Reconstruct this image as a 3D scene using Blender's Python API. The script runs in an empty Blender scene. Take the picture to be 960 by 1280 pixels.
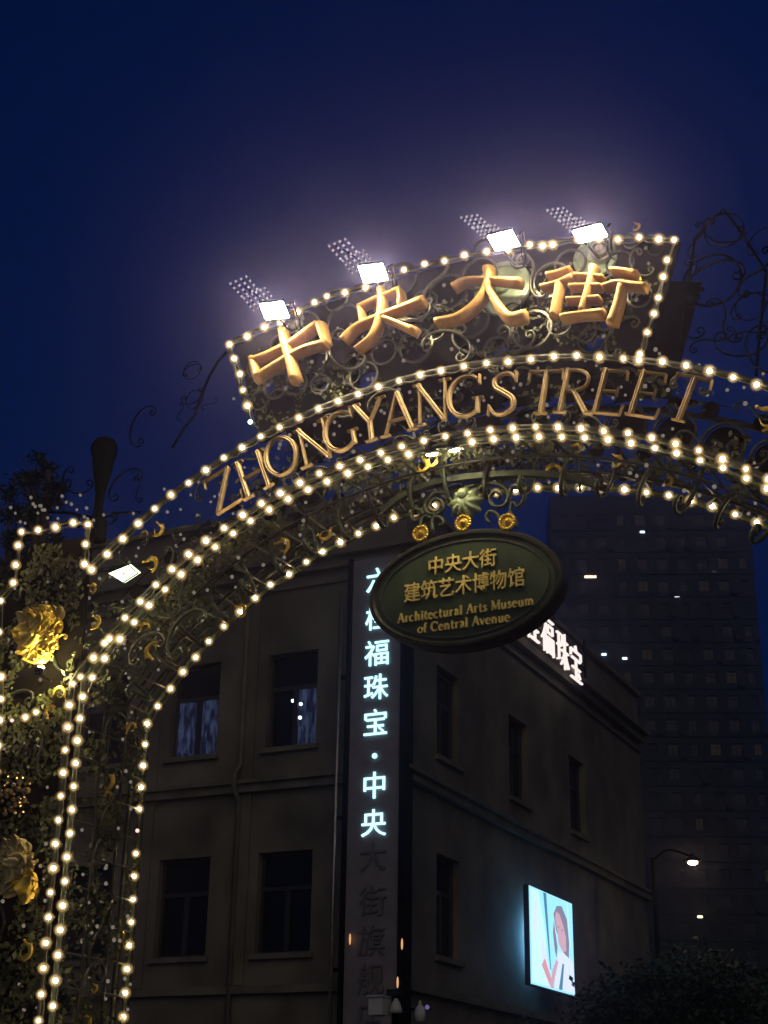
import bpy, bmesh, math, random
from mathutils import Vector, Matrix, noise
random.seed(7)
sc = bpy.context.scene
PI = math.pi
# ------------------------------------------------------------------ camera, world, exposure
F, TH, RO, PS = 1899.4, 0.397, 0.0161, -0.4477      # focal length in px (of 960 wide), pitch, roll, yaw of the gate
CAMZ = 1.6
cam_d = bpy.data.cameras.new('camera'); cam = bpy.data.objects.new('camera', cam_d); sc.collection.objects.link(cam)
sc.camera = cam
cam_d.sensor_fit = 'VERTICAL'; cam_d.sensor_height = 32; cam_d.lens = 32 * F / 1280
cam_d.clip_start = .05; cam_d.clip_end = 3000
X0 = Vector((1, 0, 0)); Y0 = Vector((0, -math.sin(TH), math.cos(TH))); Z0 = X0.cross(Y0)
cr, sr = math.cos(RO), math.sin(RO)
XA = X0 * cr + Y0 * sr; YA = -X0 * sr + Y0 * cr
cam.matrix_world = Matrix(((XA.x, YA.x, Z0.x, 0), (XA.y, YA.y, Z0.y, 0), (XA.z, YA.z, Z0.z, CAMZ), (0, 0, 0, 1)))
w = bpy.data.worlds.new('World'); sc.world = w; w.use_nodes = True
nt = w.node_tree; bg = nt.nodes['Background']
sky = nt.nodes.new('ShaderNodeTexSky'); sky.sky_type = 'NISHITA'; sky.sun_disc = False
sky.sun_elevation = math.radians(-2.0); sky.sun_rotation = math.radians(200)
mx = nt.nodes.new('ShaderNodeMix'); mx.data_type = 'RGBA'; mx.blend_type = 'MULTIPLY'; mx.inputs[0].default_value = 1
mx.inputs[7].default_value = (.01, .40, 2.1, 1)
nt.links.new(sky.outputs[0], mx.inputs[6]); nt.links.new(mx.outputs[2], bg.inputs[0])
bg.inputs[1].default_value = 0.15
sl = bpy.data.lights.new('city_glow_fill', 'SUN'); sl.energy = .31; sl.angle = math.radians(60); sl.color = (1, .86, .50)  # added soft warm sun lamp standing in for general city glow
so = bpy.data.objects.new('city_glow_fill', sl); so.rotation_euler = (math.radians(58), 0, math.radians(5)); sc.collection.objects.link(so)
sc.view_settings.view_transform = 'Standard'; sc.view_settings.look = 'None'; sc.view_settings.gamma = 1
sc.view_settings.exposure = 0
sc.view_settings.use_curve_mapping = False
cy = sc.cycles
cy.use_light_tree = True; cy.max_bounces = 4; cy.diffuse_bounces = 2; cy.glossy_bounces = 2; cy.volume_bounces = 0
cy.transparent_max_bounces = 12; cy.sample_clamp_indirect = 2; cy.sample_clamp_direct = 0; cy.use_denoising = True
HAZE = 0.0030

# ------------------------------------------------------------------ gate frame and unprojection
E_ = Vector((math.cos(PS), math.sin(PS), 0)); N_ = Vector((-math.sin(PS), math.cos(PS), 0)); O_ = Vector((0, 12, 0))
G = Matrix.Translation(O_) @ Matrix.Rotation(PS, 4, 'Z')
CAMP = Vector((0, 0, CAMZ))
def ray(px, py):
    x = px - 480; y = 640 - py
    return (XA * x + YA * y - Z0 * F).normalized()
def P(px, py, d=0.0):                 # point of the gate frame (u, d, z) seen at a photo pixel, at depth d behind the front plane
    r = ray(px, py); t = ((O_ - CAMP).dot(N_) + d) / r.dot(N_); p = CAMP + r * t
    return Vector(((p - O_).dot(E_), d, p.z))
def PU(px, py, u):
    r = ray(px, py); t = ((O_ - CAMP).dot(E_) + u) / r.dot(E_); p = CAMP + r * t
    return Vector((u, (p - O_).dot(N_), p.z))

# ------------------------------------------------------------------ materials
MT = {}
def mat(name, col, rough=.5, metal=0., nscale=None, namp=.25, bump=0., emit=None, es=0., spec=None, alpha=None):
    m = bpy.data.materials.new(name); m.use_nodes = True; MT[name] = m
    t = m.node_tree; b = t.nodes['Principled BSDF']
    b.inputs['Base Color'].default_value = (*col, 1); b.inputs['Roughness'].default_value = rough; b.inputs['Metallic'].default_value = metal
    if spec is not None: b.inputs['Specular IOR Level'].default_value = spec
    if emit: b.inputs['Emission Color'].default_value = (*emit, 1); b.inputs['Emission Strength'].default_value = es
    if nscale:
        tc = t.nodes.new('ShaderNodeTexCoord'); nz = t.nodes.new('ShaderNodeTexNoise'); nz.inputs['Scale'].default_value = nscale; nz.inputs['Detail'].default_value = 6
        t.links.new(tc.outputs['Object'], nz.inputs['Vector'])
        r = t.nodes.new('ShaderNodeValToRGB'); r.color_ramp.elements[0].position = .3; r.color_ramp.elements[1].position = .7
        r.color_ramp.elements[0].color = (*[c * (1 - namp) for c in col], 1); r.color_ramp.elements[1].color = (*[min(1, c * (1 + namp)) for c in col], 1)
        t.links.new(nz.outputs['Fac'], r.inputs['Fac']); t.links.new(r.outputs[0], b.inputs['Base Color'])
        if bump:
            bp = t.nodes.new('ShaderNodeBump'); bp.inputs['Strength'].default_value = bump; bp.inputs['Distance'].default_value = .02
            t.links.new(nz.outputs['Fac'], bp.inputs['Height']); t.links.new(bp.outputs[0], b.inputs['Normal'])
    return m
def emis(name, col, s, sample=True):
    m = bpy.data.materials.new(name); m.use_nodes = True; MT[name] = m
    t = m.node_tree; t.nodes.clear(); o = t.nodes.new('ShaderNodeOutputMaterial'); e = t.nodes.new('ShaderNodeEmission')
    e.inputs[0].default_value = (*col, 1); e.inputs[1].default_value = s; t.links.new(e.outputs[0], o.inputs[0])
    m.cycles.emission_sampling = 'AUTO' if sample else 'NONE'
    return m
def halo_mat(name, col, s, power):          # bulb halo put into a clear shell's emission, fading toward its rim
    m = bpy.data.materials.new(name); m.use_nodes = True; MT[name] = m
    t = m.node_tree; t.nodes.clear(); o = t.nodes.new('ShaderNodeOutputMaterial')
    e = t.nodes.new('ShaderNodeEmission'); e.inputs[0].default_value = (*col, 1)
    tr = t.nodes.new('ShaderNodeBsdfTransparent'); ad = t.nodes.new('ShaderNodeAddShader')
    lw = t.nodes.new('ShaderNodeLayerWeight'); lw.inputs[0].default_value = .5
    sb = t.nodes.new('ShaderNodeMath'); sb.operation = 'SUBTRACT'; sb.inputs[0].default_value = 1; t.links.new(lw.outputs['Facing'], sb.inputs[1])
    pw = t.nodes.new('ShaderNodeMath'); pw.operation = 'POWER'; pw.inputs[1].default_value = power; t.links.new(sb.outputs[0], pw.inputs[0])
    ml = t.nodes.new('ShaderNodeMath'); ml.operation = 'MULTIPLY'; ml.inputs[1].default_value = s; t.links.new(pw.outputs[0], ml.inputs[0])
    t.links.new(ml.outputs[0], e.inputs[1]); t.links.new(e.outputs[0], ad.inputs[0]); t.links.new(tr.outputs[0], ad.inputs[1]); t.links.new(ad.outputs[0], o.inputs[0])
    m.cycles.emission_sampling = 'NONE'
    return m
mat('iron', (.03, .032, .02), .42, .35, 9, .5, .25)
mat('iron_dark', (.005, .006, .006), .8, 0, 9, .4, .2, spec=.04)
mat('iron_green', (.05, .065, .035), .45, .3, 12, .35, .2)
mat('verdigris', (.26, .33, .19), .5, .15, 12, .3, .2)
mat('silver', (.11, .11, .08), .4, .6, 20, .3)
mat('gold', (.62, .36, .10), .36, .75, 14, .3, .3)
mat('gold_satin', (.46, .27, .08), .5, .35, 18, .18, .15)
mat('gold_letter', (.50, .36, .165), .5, .3, 22, .2, .2)
mat('gold_bright', (.85, .55, .08), .3, .6, 30, .3, .3)
mat('panel_brown', (.008, .0065, .004), .9, 0, 5, .5, .3, spec=.03)
mat('disc_green', (.24, .32, .20), .5, .1, 8, .3, .1)
mat('sign_green', (.018, .040, .010), .55, 0, 14, .25, .1)
mat('sign_gold', (.90, .68, .20), .5, 0, 30, .2, .1)
mat('cable', (.05, .05, .03), .5)
mat('socket', (.06, .06, .04), .5)
mat('plaster', (.160, .142, .100), .92, 0, .9, .42, .35)
mat('plaster_trim', (.155, .140, .098), .88, 0, 2, .3, .25)
mat('frame_dark', (.03, .028, .03), .5)
mat('glass', (.006, .007, .009), .12, 0, spec=.22)
mat('board', (.235, .205, .205), .55, 0, 4, .15, .05)
mat('trim_metal', (.35, .28, .24), .3, .8, 6, .2)
mat('led_off', (.16, .14, .14), .5)
mat('tower_wall', (.05, .07, .063), .9, 0, .35, .25, .1)
mat('tower_glass', (.012, .016, .018), .3)
mat('tower_blind', (.03, .04, .038), .7)
mat('tower_frame', (.04, .055, .05), .6)
emis('tower_dim', (1, .8, .5), .018, False)
mat('asphalt', (.05, .05, .052), .85, 0, 6, .3, .3)
mat('paving', (.16, .155, .15), .85, 0, 5, .3, .3)
mat('soil', (.09, .08, .06), .9, 0, 3, .3)
mat('bark', (.07, .055, .04), .9, 0, 12, .4, .6)
mat('leaf_green', (.035, .06, .035), .6, 0, 2.5, .6)
mat('ivy', (.085, .095, .03), .5, 0, 3, .7)
mat('white_plastic', (.62, .60, .55), .4)
mat('black_plastic', (.02, .02, .02), .4)
emis('bulb_core', (1, .74, .42), 22)
emis('bulb_green', (.55, 1, .60), 7)
emis('bulb_dim', (1, .55, .5), 1.6)
halo_mat('bulb_halo', (1, .66, .28), 1.0, 7)
emis('flood_led', (1, .80, .54), 290)
emis('spot_led', (1, .82, .5), 90)
emis('uplight', (1, .80, .36), 1500)
emis('ghost_dot', (.72, .72, .85), .55, False)  # emission for the floodlights' lens-ghost dots
emis('ghost_speck', (.55, .46, .36), .32, False)
emis('green_lamp', (.86, 1, .62), 3.4)
emis('neon_cyan', (.42, .84, 1), 2.2)
emis('neon_white', (1, .88, .82), 1.15)
emis('lamp_orange', (1, .72, .38), 60)
emis('win_warm', (1, .78, .5), 3.5, False)
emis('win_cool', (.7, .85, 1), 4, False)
emis('win_blue', (.25, .35, 1), 3, False)
emis('spill_glow', (.15, .50, 1), 28)
emis('scr_bg', (.34, .78, 1), 1.3)
emis('scr_light', (.52, .86, 1), 1.35)
emis('scr_white', (.70, .80, 1), 1.2)
emis('scr_skin', (.85, .55, .66), .85)
emis('scr_hair', (.36, .34, .48), .8)
emis('scr_red', (.9, .42, .5), .9)
emis('scr_blue', (.12, .35, .55), .8)

# ------------------------------------------------------------------ mesh builder
class MB:
    def __init__(s): s.v = []; s.f = []; s.m = []
    def add(s, vs, fs, mi=0):
        b = len(s.v); s.v += [tuple(v) for v in vs]; s.f += [tuple(b + i for i in f) for f in fs]; s.m += [mi] * len(fs); return s
    def box(s, a, b, mi=0):
        (x0, y0, z0), (x1, y1, z1) = a, b
        return s.add([(x0,y0,z0),(x1,y0,z0),(x1,y1,z0),(x0,y1,z0),(x0,y0,z1),(x1,y0,z1),(x1,y1,z1),(x0,y1,z1)],
                     [(0,3,2,1),(4,5,6,7),(0,1,5,4),(1,2,6,5),(2,3,7,6),(3,0,4,7)], mi)
    def tube(s, pts, r, n=6, mi=0, closed=False, caps=True):
        pts = [Vector(p) for p in pts]; k = len(pts); rr = r if isinstance(r, (list, tuple)) else [r] * k
        prev = None; vs = []
        for i, p in enumerate(pts):
            a = pts[(i - 1) % k] if (closed or i) else p; b = pts[(i + 1) % k] if (closed or i < k - 1) else p
            t = (b - a).normalized()
            if prev is None:
                q = Vector((0, 1, 0)) if abs(t.y) < .9 else Vector((1, 0, 0)); u = t.cross(q).normalized()
            else:
                u = (prev - t * prev.dot(t)).normalized()
            prev = u; v = t.cross(u)
            for j in range(n):
                g = 2 * PI * (j + .5) / n; vs.append(p + (u * math.cos(g) + v * math.sin(g)) * rr[i])
        fs = []
        for i in range(k if closed else k - 1):
            for j in range(n):
                fs.append((i * n + j, i * n + (j + 1) % n, ((i + 1) % k) * n + (j + 1) % n, ((i + 1) % k) * n + j))
        if not closed and caps: fs += [tuple(range(n))[::-1], tuple((k - 1) * n + j for j in range(n))]
        return s.add(vs, fs, mi)
    def sweep(s, pts, w, prof, y0=0., mi=0, closed=False):
        """pts: 2D (x,z) polyline, w: widths, prof: [(side -1..1 times half width, depth)] laid toward -y"""
        k = len(pts); ww = w if isinstance(w, (list, tuple)) else [w] * k; vs = []; n = len(prof)
        for i, p in enumerate(pts):
            a = pts[(i - 1) % k] if (closed or i) else p; b = pts[(i + 1) % k] if (closed or i < k - 1) else p
            dx, dz = b[0] - a[0], b[1] - a[1]; l = math.hypot(dx, dz) or 1; nx, nz = -dz / l, dx / l
            if closed or 0 < i < k - 1:
                ax, az = p[0] - a[0], p[1] - a[1]; la = math.hypot(ax, az) or 1
                c = abs((-az / la) * nx + (ax / la) * nz); m = 1 / max(c, .55)
            else: m = 1
            for q, dep in prof: vs.append((p[0] + nx * q * ww[i] / 2 * m, y0 - dep, p[1] + nz * q * ww[i] / 2 * m))
        fs = []
        for i in range(k if closed else k - 1):
            for j in range(n):
                fs.append((i * n + j, ((i + 1) % k) * n + j, ((i + 1) % k) * n + (j + 1) % n, i * n + (j + 1) % n))
        if not closed: fs += [tuple(range(n)), tuple((k - 1) * n + j for j in range(n))[::-1]]
        return s.add(vs, fs, mi)
    def sphere(s, c, r, nu=10, nv=6, mi=0):
        rx, ry, rz = (r, r, r) if not isinstance(r, (tuple, list)) else r; c = Vector(c)
        vs = [c + Vector((0, 0, rz))]
        for i in range(1, nv):
            a = PI * i / nv
            for j in range(nu): b = 2 * PI * j / nu; vs.append(c + Vector((rx * math.sin(a) * math.cos(b), ry * math.sin(a) * math.sin(b), rz * math.cos(a))))
        vs.append(c - Vector((0, 0, rz))); fs = [(0, 1 + j, 1 + (j + 1) % nu) for j in range(nu)]
        for i in range(nv - 2):
            for j in range(nu): a = 1 + i * nu + j; b = 1 + i * nu + (j + 1) % nu; fs.append((a, a + nu, b + nu, b))
        l = len(vs) - 1; fs += [(l, 1 + (nv - 2) * nu + (j + 1) % nu, 1 + (nv - 2) * nu + j) for j in range(nu)]
        return s.add(vs, fs, mi)
    def lathe(s, c, prof, n=16, axis='Z', mi=0):
        c = Vector(c); vs = []
        for r, h in prof:
            for j in range(n):
                a = 2 * PI * j / n; x, y = r * math.cos(a), r * math.sin(a)
                vs.append(c + (Vector((x, y, h)) if axis == 'Z' else Vector((x, h, y))))
        k = len(prof); fs = [(i*n+j, i*n+(j+1)%n, (i+1)*n+(j+1)%n, (i+1)*n+j) for i in range(k-1) for j in range(n)]
        fs += [tuple(range(n))[::-1], tuple((k-1)*n+j for j in range(n))]
        return s.add(vs, fs, mi)
    def mesh(s, name, mats, smooth=False):
        me = bpy.data.meshes.new(name); me.from_pydata(s.v, [], s.f); me.update()
        for m in (mats if isinstance(mats, (list, tuple)) else [mats]): me.materials.append(MT[m])
        me.polygons.foreach_set('material_index', s.m)
        bm = bmesh.new(); bm.from_mesh(me); bmesh.ops.recalc_face_normals(bm, faces=bm.faces); bm.to_mesh(me); bm.free()
        if smooth: me.polygons.foreach_set('use_smooth', [True] * len(me.polygons))
        return me
def link(o): sc.collection.objects.link(o); return o
def tag(o, label=None, cat=None, group=None, kind=None):
    if label: o['label'] = label
    if cat: o['category'] = cat
    if group: o['group'] = group
    if kind: o['kind'] = kind
    return o
BASE = {}
def thing(name, label, cat, base, group=None, frame=G):
    o = link(bpy.data.objects.new(name, None)); o.empty_display_size = .2
    o.matrix_world = frame @ Matrix.Translation(Vector(base)); tag(o, label, cat, group); BASE[o] = Vector(base); return o
def part(name, me, root, M=None, label=None, sub=None):
    o = link(bpy.data.objects.new(name, me)); o.parent = sub or root
    if sub: o.matrix_basis = M or Matrix()
    else: o.matrix_basis = Matrix.Translation(-BASE[root]) @ (M or Matrix())
    if label: o['label'] = label
    return o
def single(name, me, label, cat, base, group=None, M=None, frame=G):
    o = link(bpy.data.objects.new(name, me)); me.transform((M or Matrix()) if False else Matrix.Translation(-Vector(base)))
    o.matrix_world = frame @ Matrix.Translation(Vector(base)); tag(o, label, cat, group); return o
def setting(name, me, frame=None):
    o = link(bpy.data.objects.new(name, me)); 
    if frame: o.matrix_world = frame
    o['kind'] = 'structure'; return o
T = Matrix.Translation
def RY(a): return Matrix.Rotation(-a, 4, 'Y')
def S3(s): return Matrix.Diagonal((s, s, s, 1))
FLAT = [(-1, 0), (-1, 1), (1, 1), (1, 0)]
def prof_rect(dep): return [(-1, 0), (-1, dep), (1, dep), (1, 0)]
def prof_letter(dep, bev=.5): return [(-1, 0), (-1, dep * .6), (-bev, dep), (0, dep * .86), (bev, dep), (1, dep * .6), (1, 0)]
def prof_round(dep): return [(-.9, 0), (-1, dep * .3), (-.85, dep * .7), (-.5, dep * .94), (0, dep), (.5, dep * .94), (.85, dep * .7), (1, dep * .3), (.9, 0)]
def smooth_line(pts, n=5):          # Catmull-Rom
    pts = [Vector(p) for p in pts]; out = []
    if len(pts) < 3: return pts
    q = [pts[0] * 2 - pts[1]] + pts + [pts[-1] * 2 - pts[-2]]
    for i in range(1, len(q) - 2):
        for j in range(n):
            t = j / n; a, b, c, d = q[i-1], q[i], q[i+1], q[i+2]
            out.append(.5 * ((2*b) + (c - a) * t + (2*a - 5*b + 4*c - d) * t*t + (3*b - a - 3*c + d) * t**3))
    out.append(pts[-1]); return out
# canonical scrolls of flat bar
def scroll_pts(kind, n=56, a=.35, b=4.6, turn=1.25):
    ks = [(a + b * abs(2*i/n - 1) ** 3) * (1 if kind == 'C' or i > n/2 else -1) for i in range(n + 1)]
    tot = sum(abs(k) for k in ks) / 2; sc_ = turn * 2 * PI / tot
    p = Vector((0, 0)); h = 0; pts = [p.copy()]
    for i in range(n):
        h += ks[i] * sc_ / 1; p = p + Vector((math.cos(h), math.sin(h))); pts.append(p.copy())
    x0, x1 = min(q.x for q in pts), max(q.x for q in pts); y0, y1 = min(q.y for q in pts), max(q.y for q in pts)
    c = Vector(((x0+x1)/2, (y0+y1)/2)); L = (pts[0] - pts[-1]); ang = math.atan2(L.y, L.x)
    R2 = Matrix.Rotation(-ang, 2); pts = [R2 @ (q - c) for q in pts]
    s = max(max(q.x for q in pts) - min(q.x for q in pts), max(q.y for q in pts) - min(q.y for q in pts))
    pts = [q / s for q in pts]
    cy_ = (max(q.y for q in pts) + min(q.y for q in pts)) / 2; cx_ = (max(q.x for q in pts) + min(q.x for q in pts)) / 2
    return [(q.x - cx_, q.y - cy_) for q in pts]
def scroll_mesh(name, kind, m, wd=.05, **k):
    pts = scroll_pts(kind, **k); n = len(pts); mb = MB()
    mb.sweep(pts, [wd * (.55 + .45 * (1 - abs(2*i/(n-1) - 1))) for i in range(n)], prof_rect(wd * 1.1), wd * .55)
    for e_ in (pts[0], pts[-1]): mb.sphere((e_[0], 0, e_[1]), wd * .75, 8, 5)
    return mb.mesh(name, m, True)
SC = {(k, m): scroll_mesh('scroll', k, m, .033 if m == 'iron_dark' else .05) for k in 'CS' for m in ('iron', 'iron_dark', 'silver', 'iron_green')}
def ring_mesh(m, wd=.06, n=36):
    return MB().sweep([(.5*math.cos(2*PI*i/n), .5*math.sin(2*PI*i/n)) for i in range(n)], wd, prof_rect(wd * .9), wd*.45, closed=True).mesh('ring', m)
RG = {m: ring_mesh(m, .035 if m == 'iron_dark' else .06) for m in ('iron', 'iron_dark', 'silver', 'iron_green')}
# gilt leaf curl
def leaf_mesh(m='gold_bright'):
    mb = MB(); pts = smooth_line([(-.5, -.42), (-.1, -.5), (.28, -.3), (.35, .05), (.12, .28), (.0, .5)], 4); n = len(pts)
    mb.sweep([(p.x, p.y) for p in pts], [.06 + .26 * math.sin(PI * i / (n-1)) ** 1.3 for i in range(n)], [(-1, 0), (-.6, .10), (0, .03), (.6, .12), (1, 0)], 0)
    pts2 = smooth_line([(.25, -.2), (.45, .0), (.48, .25)], 4); mb.sweep([(p.x, p.y) for p in pts2], [.16, .15, .13, .11, .09, .07, .05, .04, .03][:len(pts2)], [(-1, 0), (0, .09), (1, 0)], -.02)
    pts3 = smooth_line([(-.2, -.45), (-.32, -.2), (-.25, .05)], 4); mb.sweep([(p.x, p.y) for p in pts3], [.14, .14, .12, .11, .09, .07, .05, .04, .03][:len(pts3)], [(-1, 0), (0, .09), (1, 0)], -.02)
    mb.sphere((.0, -.06, .5), .09, 8, 5)
    return mb.mesh('gilt_leaf', m, True)
LEAF = leaf_mesh()
def text_mesh(body, width=None, height=None, ext=.01, off=0., m='gold', align=True, res=3):
    c = bpy.data.curves.new('t', 'FONT'); c.body = body; c.extrude = 1; c.offset = off; c.resolution_u = res
    o = link(bpy.data.objects.new('t', c)); bpy.context.view_layer.update()
    dg = bpy.context.evaluated_depsgraph_get(); me = bpy.data.meshes.new_from_object(o.evaluated_get(dg)); bpy.data.objects.remove(o)
    xs = [v.co.x for v in me.vertices]; ys = [v.co.y for v in me.vertices]
    W, H = max(xs) - min(xs), max(ys) - min(ys); cx, cyy = (max(xs)+min(xs))/2, (max(ys)+min(ys))/2
    sx = width / W if width else None; sz = height / H if height else None
    sx = sx or sz; sz = sz or sx
    for v in me.vertices: x, y, z = v.co; v.co = ((x - cx) * sx, -z * ext, (y - cyy) * sz)
    me.materials.clear(); me.materials.append(MT[m]); me.name = 'character'
    bm = bmesh.new(); bm.from_mesh(me); bmesh.ops.recalc_face_normals(bm, faces=bm.faces); bm.to_mesh(me); bm.free()
    return me
def pierced_mesh(outline, holes, ext, m):          # flat sheet in the x-z plane with round holes
    c = bpy.data.curves.new('p', 'CURVE'); c.dimensions = '2D'; c.fill_mode = 'BOTH'; c.extrude = ext
    def spl(pts):
        s = c.splines.new('POLY'); s.points.add(len(pts) - 1); s.use_cyclic_u = True
        for q, p in zip(s.points, pts): q.co = (p[0], p[1], 0, 1)
    spl(outline)
    for x, z, r in holes: spl([(x + r*math.cos(2*PI*i/20), z + r*math.sin(2*PI*i/20)) for i in range(20)])
    o = link(bpy.data.objects.new('p', c)); bpy.context.view_layer.update()
    dg = bpy.context.evaluated_depsgraph_get(); me = bpy.data.meshes.new_from_object(o.evaluated_get(dg)); bpy.data.objects.remove(o)
    for v in me.vertices: x, y, z = v.co; v.co = (x, z, y)
    me.materials.clear(); me.materials.append(MT[m]); return me

# ------------------------------------------------------------------ ground
g = MB(); g.add([(-229,-59,0),(229,-59,0),(229,239,0),(-229,239,0)], [(0,1,2,3)]); setting('ground', g.mesh('ground', 'soil'))
g = MB(); g.box((-50, -40, .0), (50, 100, .004)); setting('pavement', g.mesh('pavement', 'paving'), G)
g = MB(); g.add([(-4.2,-40,.012),(5.3,-40,.012),(5.3,100,.012),(-4.2,100,.012)], [(0,1,2,3)]); setting('road', g.mesh('road', 'asphalt'), G)

# ------------------------------------------------------------------ the gate
D2 = 1.052
CU = (.5486, 2.327, 5.558); C1 = (.535, 2.594, 4.651); C2 = (.556, 2.637, 4.520); CI = (.5486, 2.6286, 4.505)
UL1, UL2, ULI = -3.12, -2.987, -2.986
AX = .545
def arc(c, a0, a1, n): return [(c[0] + c[2]*math.cos(a0 + (a1-a0)*i/n), c[1] + c[2]*math.sin(a0 + (a1-a0)*i/n)) for i in range(n+1)]
def arch_path(c, ul, zb=0):
    ur = 2*AX - ul; aL = math.acos((ul - c[0]) / c[2]); aR = math.acos((ur - c[0]) / c[2])
    return [(ul, zb)] + [(ul, zb + (c[1] + c[2]*math.sin(aL) - zb)*k/4) for k in (1, 2, 3)] + arc(c, aL, aR, 60) + [(ur, zb)]
gate = thing('street_gate', 'wrought iron street archway with gilt scrolls, bulbs along its rims and gold letters', 'archway', (AX, .5, 0))
def rail(name, path, d, r, m='iron', n=6):
    return part(name, MB().tube([(x, d, z) for x, z in path], r, n).mesh(name, m, True), gate)
pM1, pM2, pI = arch_path(C1, UL1), arch_path(C2, UL2), arch_path(CI, ULI)
pU = arc(CU, math.radians(131.5), math.radians(48.5), 60)
for d in (0, D2):
    rail('rim_rail', pU, d, .030); rail('rim_rail', pM1, d, .028)
rail('rim_rail', pM2, 0, .026, 'iron_green'); rail('rim_rail', pI, D2, .034, 'iron_green')
for d in (.35, .70): rail('soffit_rail', arch_path(CI, ULI), d, .014)
# soffit cross bars from the front rim to the back rim, each its own bar
cb = MB().tube([(0, 0, 0), (0, D2, 0)], .011, 5).mesh('cross_bar', 'silver')
a = math.radians(28)
while a < math.radians(152):
    x, z = C2[0] + (C2[2]-.01)*math.cos(a), C2[1] + (C2[2]-.01)*math.sin(a)
    if x > UL2: part('cross_bar', cb, gate, T((x, 0, z)) @ Matrix.Rotation(random.uniform(-.12, .12), 4, 'Z'))
    a += .062
for i in range(18):
    for u in (UL2, 2*AX-UL2): part('cross_bar', cb, gate, T((u, 0, .3 + i*.28)))
# scrolls on the soffit and on the inner faces of the legs
RZ90 = Matrix.Rotation(PI/2, 4, 'Z')
for i in range(26):
    a = math.radians(31 + i*4.7); x, z = C2[0] + 4.515*math.cos(a), C2[1] + 4.515*math.sin(a)
    if not UL2 < x < 2*AX - UL2: continue
    tilt = Matrix.Rotation(PI/2 - a, 4, 'Y') @ Matrix.Rotation(PI/2, 4, 'X')
    part('scroll', SC['C' if i % 2 else 'S', 'iron_green' if i % 3 else 'iron'], gate, T((x, .52, z)) @ tilt @ RZ90 @ Matrix.Rotation(random.choice([0, PI]), 4, 'Y') @ S3(.62))
for i in range(9):
    for u in (UL2, 2*AX-UL2):
        part('scroll', SC['CS'[i % 2], 'iron'], gate, T((u, .52, .5 + i*.56)) @ RZ90 @ RY(PI/2 + (i % 2)*PI) @ S3(.66))
# pierced sheets behind the lettering band and the name panel
aL, aR = math.radians(132), math.radians(48)
outer = arc((CU[0], CU[1], CU[2]-.03), aL, aR, 50); inner = arc((C1[0], C1[1], C1[2]+.03), math.radians(48.5), math.radians(131.5), 50)
holes = []
for i in range(17):
    a = math.radians(128 - i*4.95); rr = 5.10; cx, cz = CU[0] + rr*math.cos(a), CU[1] + .12 + rr*math.sin(a) - .02
    holes.append((cx, cz, .17))
    a += math.radians(2.45)
    for q, r_ in ((4.86, .065), (5.36, .075)): holes.append((CU[0] + q*math.cos(a), CU[1] + .12 + q*math.sin(a), r_))
part('pierced_panel', pierced_mesh(outer + inner, holes, .006, 'panel_brown'), gate, T((0, .62, 0)))
for x, z, r_ in holes:
    if r_ > .1: part('ring', RG['iron'], gate, T((x, .58, z)) @ S3(.37))
for i in range(34):                                        # C-scroll pairs in the front of the band, between the letters' backs
    a = math.radians(129 - i*2.5); rr = 5.38 if i % 2 else 4.92
    cx, cz = CU[0] + rr*math.cos(a), CU[1] + .1 + rr*math.sin(a)
    part('scroll', SC['CS'[(i//2) % 2], 'iron'], gate, T((cx, .10 if i % 3 else .40, cz)) @ RY(a - PI/2 + (0 if i % 2 else PI)) @ S3(.34))
# the name panel on the crown of the arch
top = [P(*q) for q in ((285, 430), (372, 388), (457, 356), (556, 326), (663, 306), (749, 298), (846, 298))]
tl, tr = top[0], top[-1]; bl, br = P(311, 520), P(800, 445)
tops = smooth_line([(p.x, 0, p.z) for p in top], 5)
rail('name_panel_rail', [(p[0], p[2]) for p in tops], 0, .022)
rail('name_panel_rail', [(p[0], p[2]) for p in tops], .9, .022, 'iron_dark')
rail('name_panel_rail', [(tl.x, tl.z), (bl.x, bl.z)], 0, .022); rail('name_panel_rail', [(tr.x, tr.z), (br.x, br.z)], 0, .022)
aq0, aq1 = math.atan2(bl.z - CU[1], bl.x - CU[0]), math.atan2(br.z - CU[1], br.x - CU[0])
outl = [(p[0] + .0, p[2] + .05) for p in tops][::-1] + arc((CU[0], CU[1], CU[2]+.04), aq0 + .004, aq1 - .004, 24)
rings = [(600,343,22),(560,366,24),(690,350,24),(520,432,22),(590,402,22),(665,412,26),(455,470,18),(392,450,18),(345,482,16),(713,330,20),(430,402,22),(760,395,20),(740,425,18),(500,350,22),(480,440,16),(620,436,16),(775,330,18),(800,370,16),(380,410,20),(530,380,18),(420,375,14),(470,400,12),(650,325,12),(350,430,12),(545,415,11),(585,440,11),(700,405,16),(790,300,12),(820,310,11),(370,480,14),(400,480,12),(440,470,11),(510,410,12),(605,310,12),(640,390,12),(725,365,12),(765,355,12),(320,460,11),(325,500,12)]
hol = []
for x, y, r_ in rings:
    p = P(x, y, .7); q = P(x + r_, y, .7); hol.append((p.x, p.z, max(.03, (q.x - p.x) * .78)))
ok = []
for h_ in hol:
    if all(math.hypot(h_[0]-o[0], h_[1]-o[1]) > h_[2]+o[2]+.015 for o in ok) and h_[1] < 8.5 and math.hypot(h_[0]-CU[0], h_[1]-CU[1]) > CU[2]+.08+h_[2]: ok.append(h_)
ok2 = []
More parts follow.
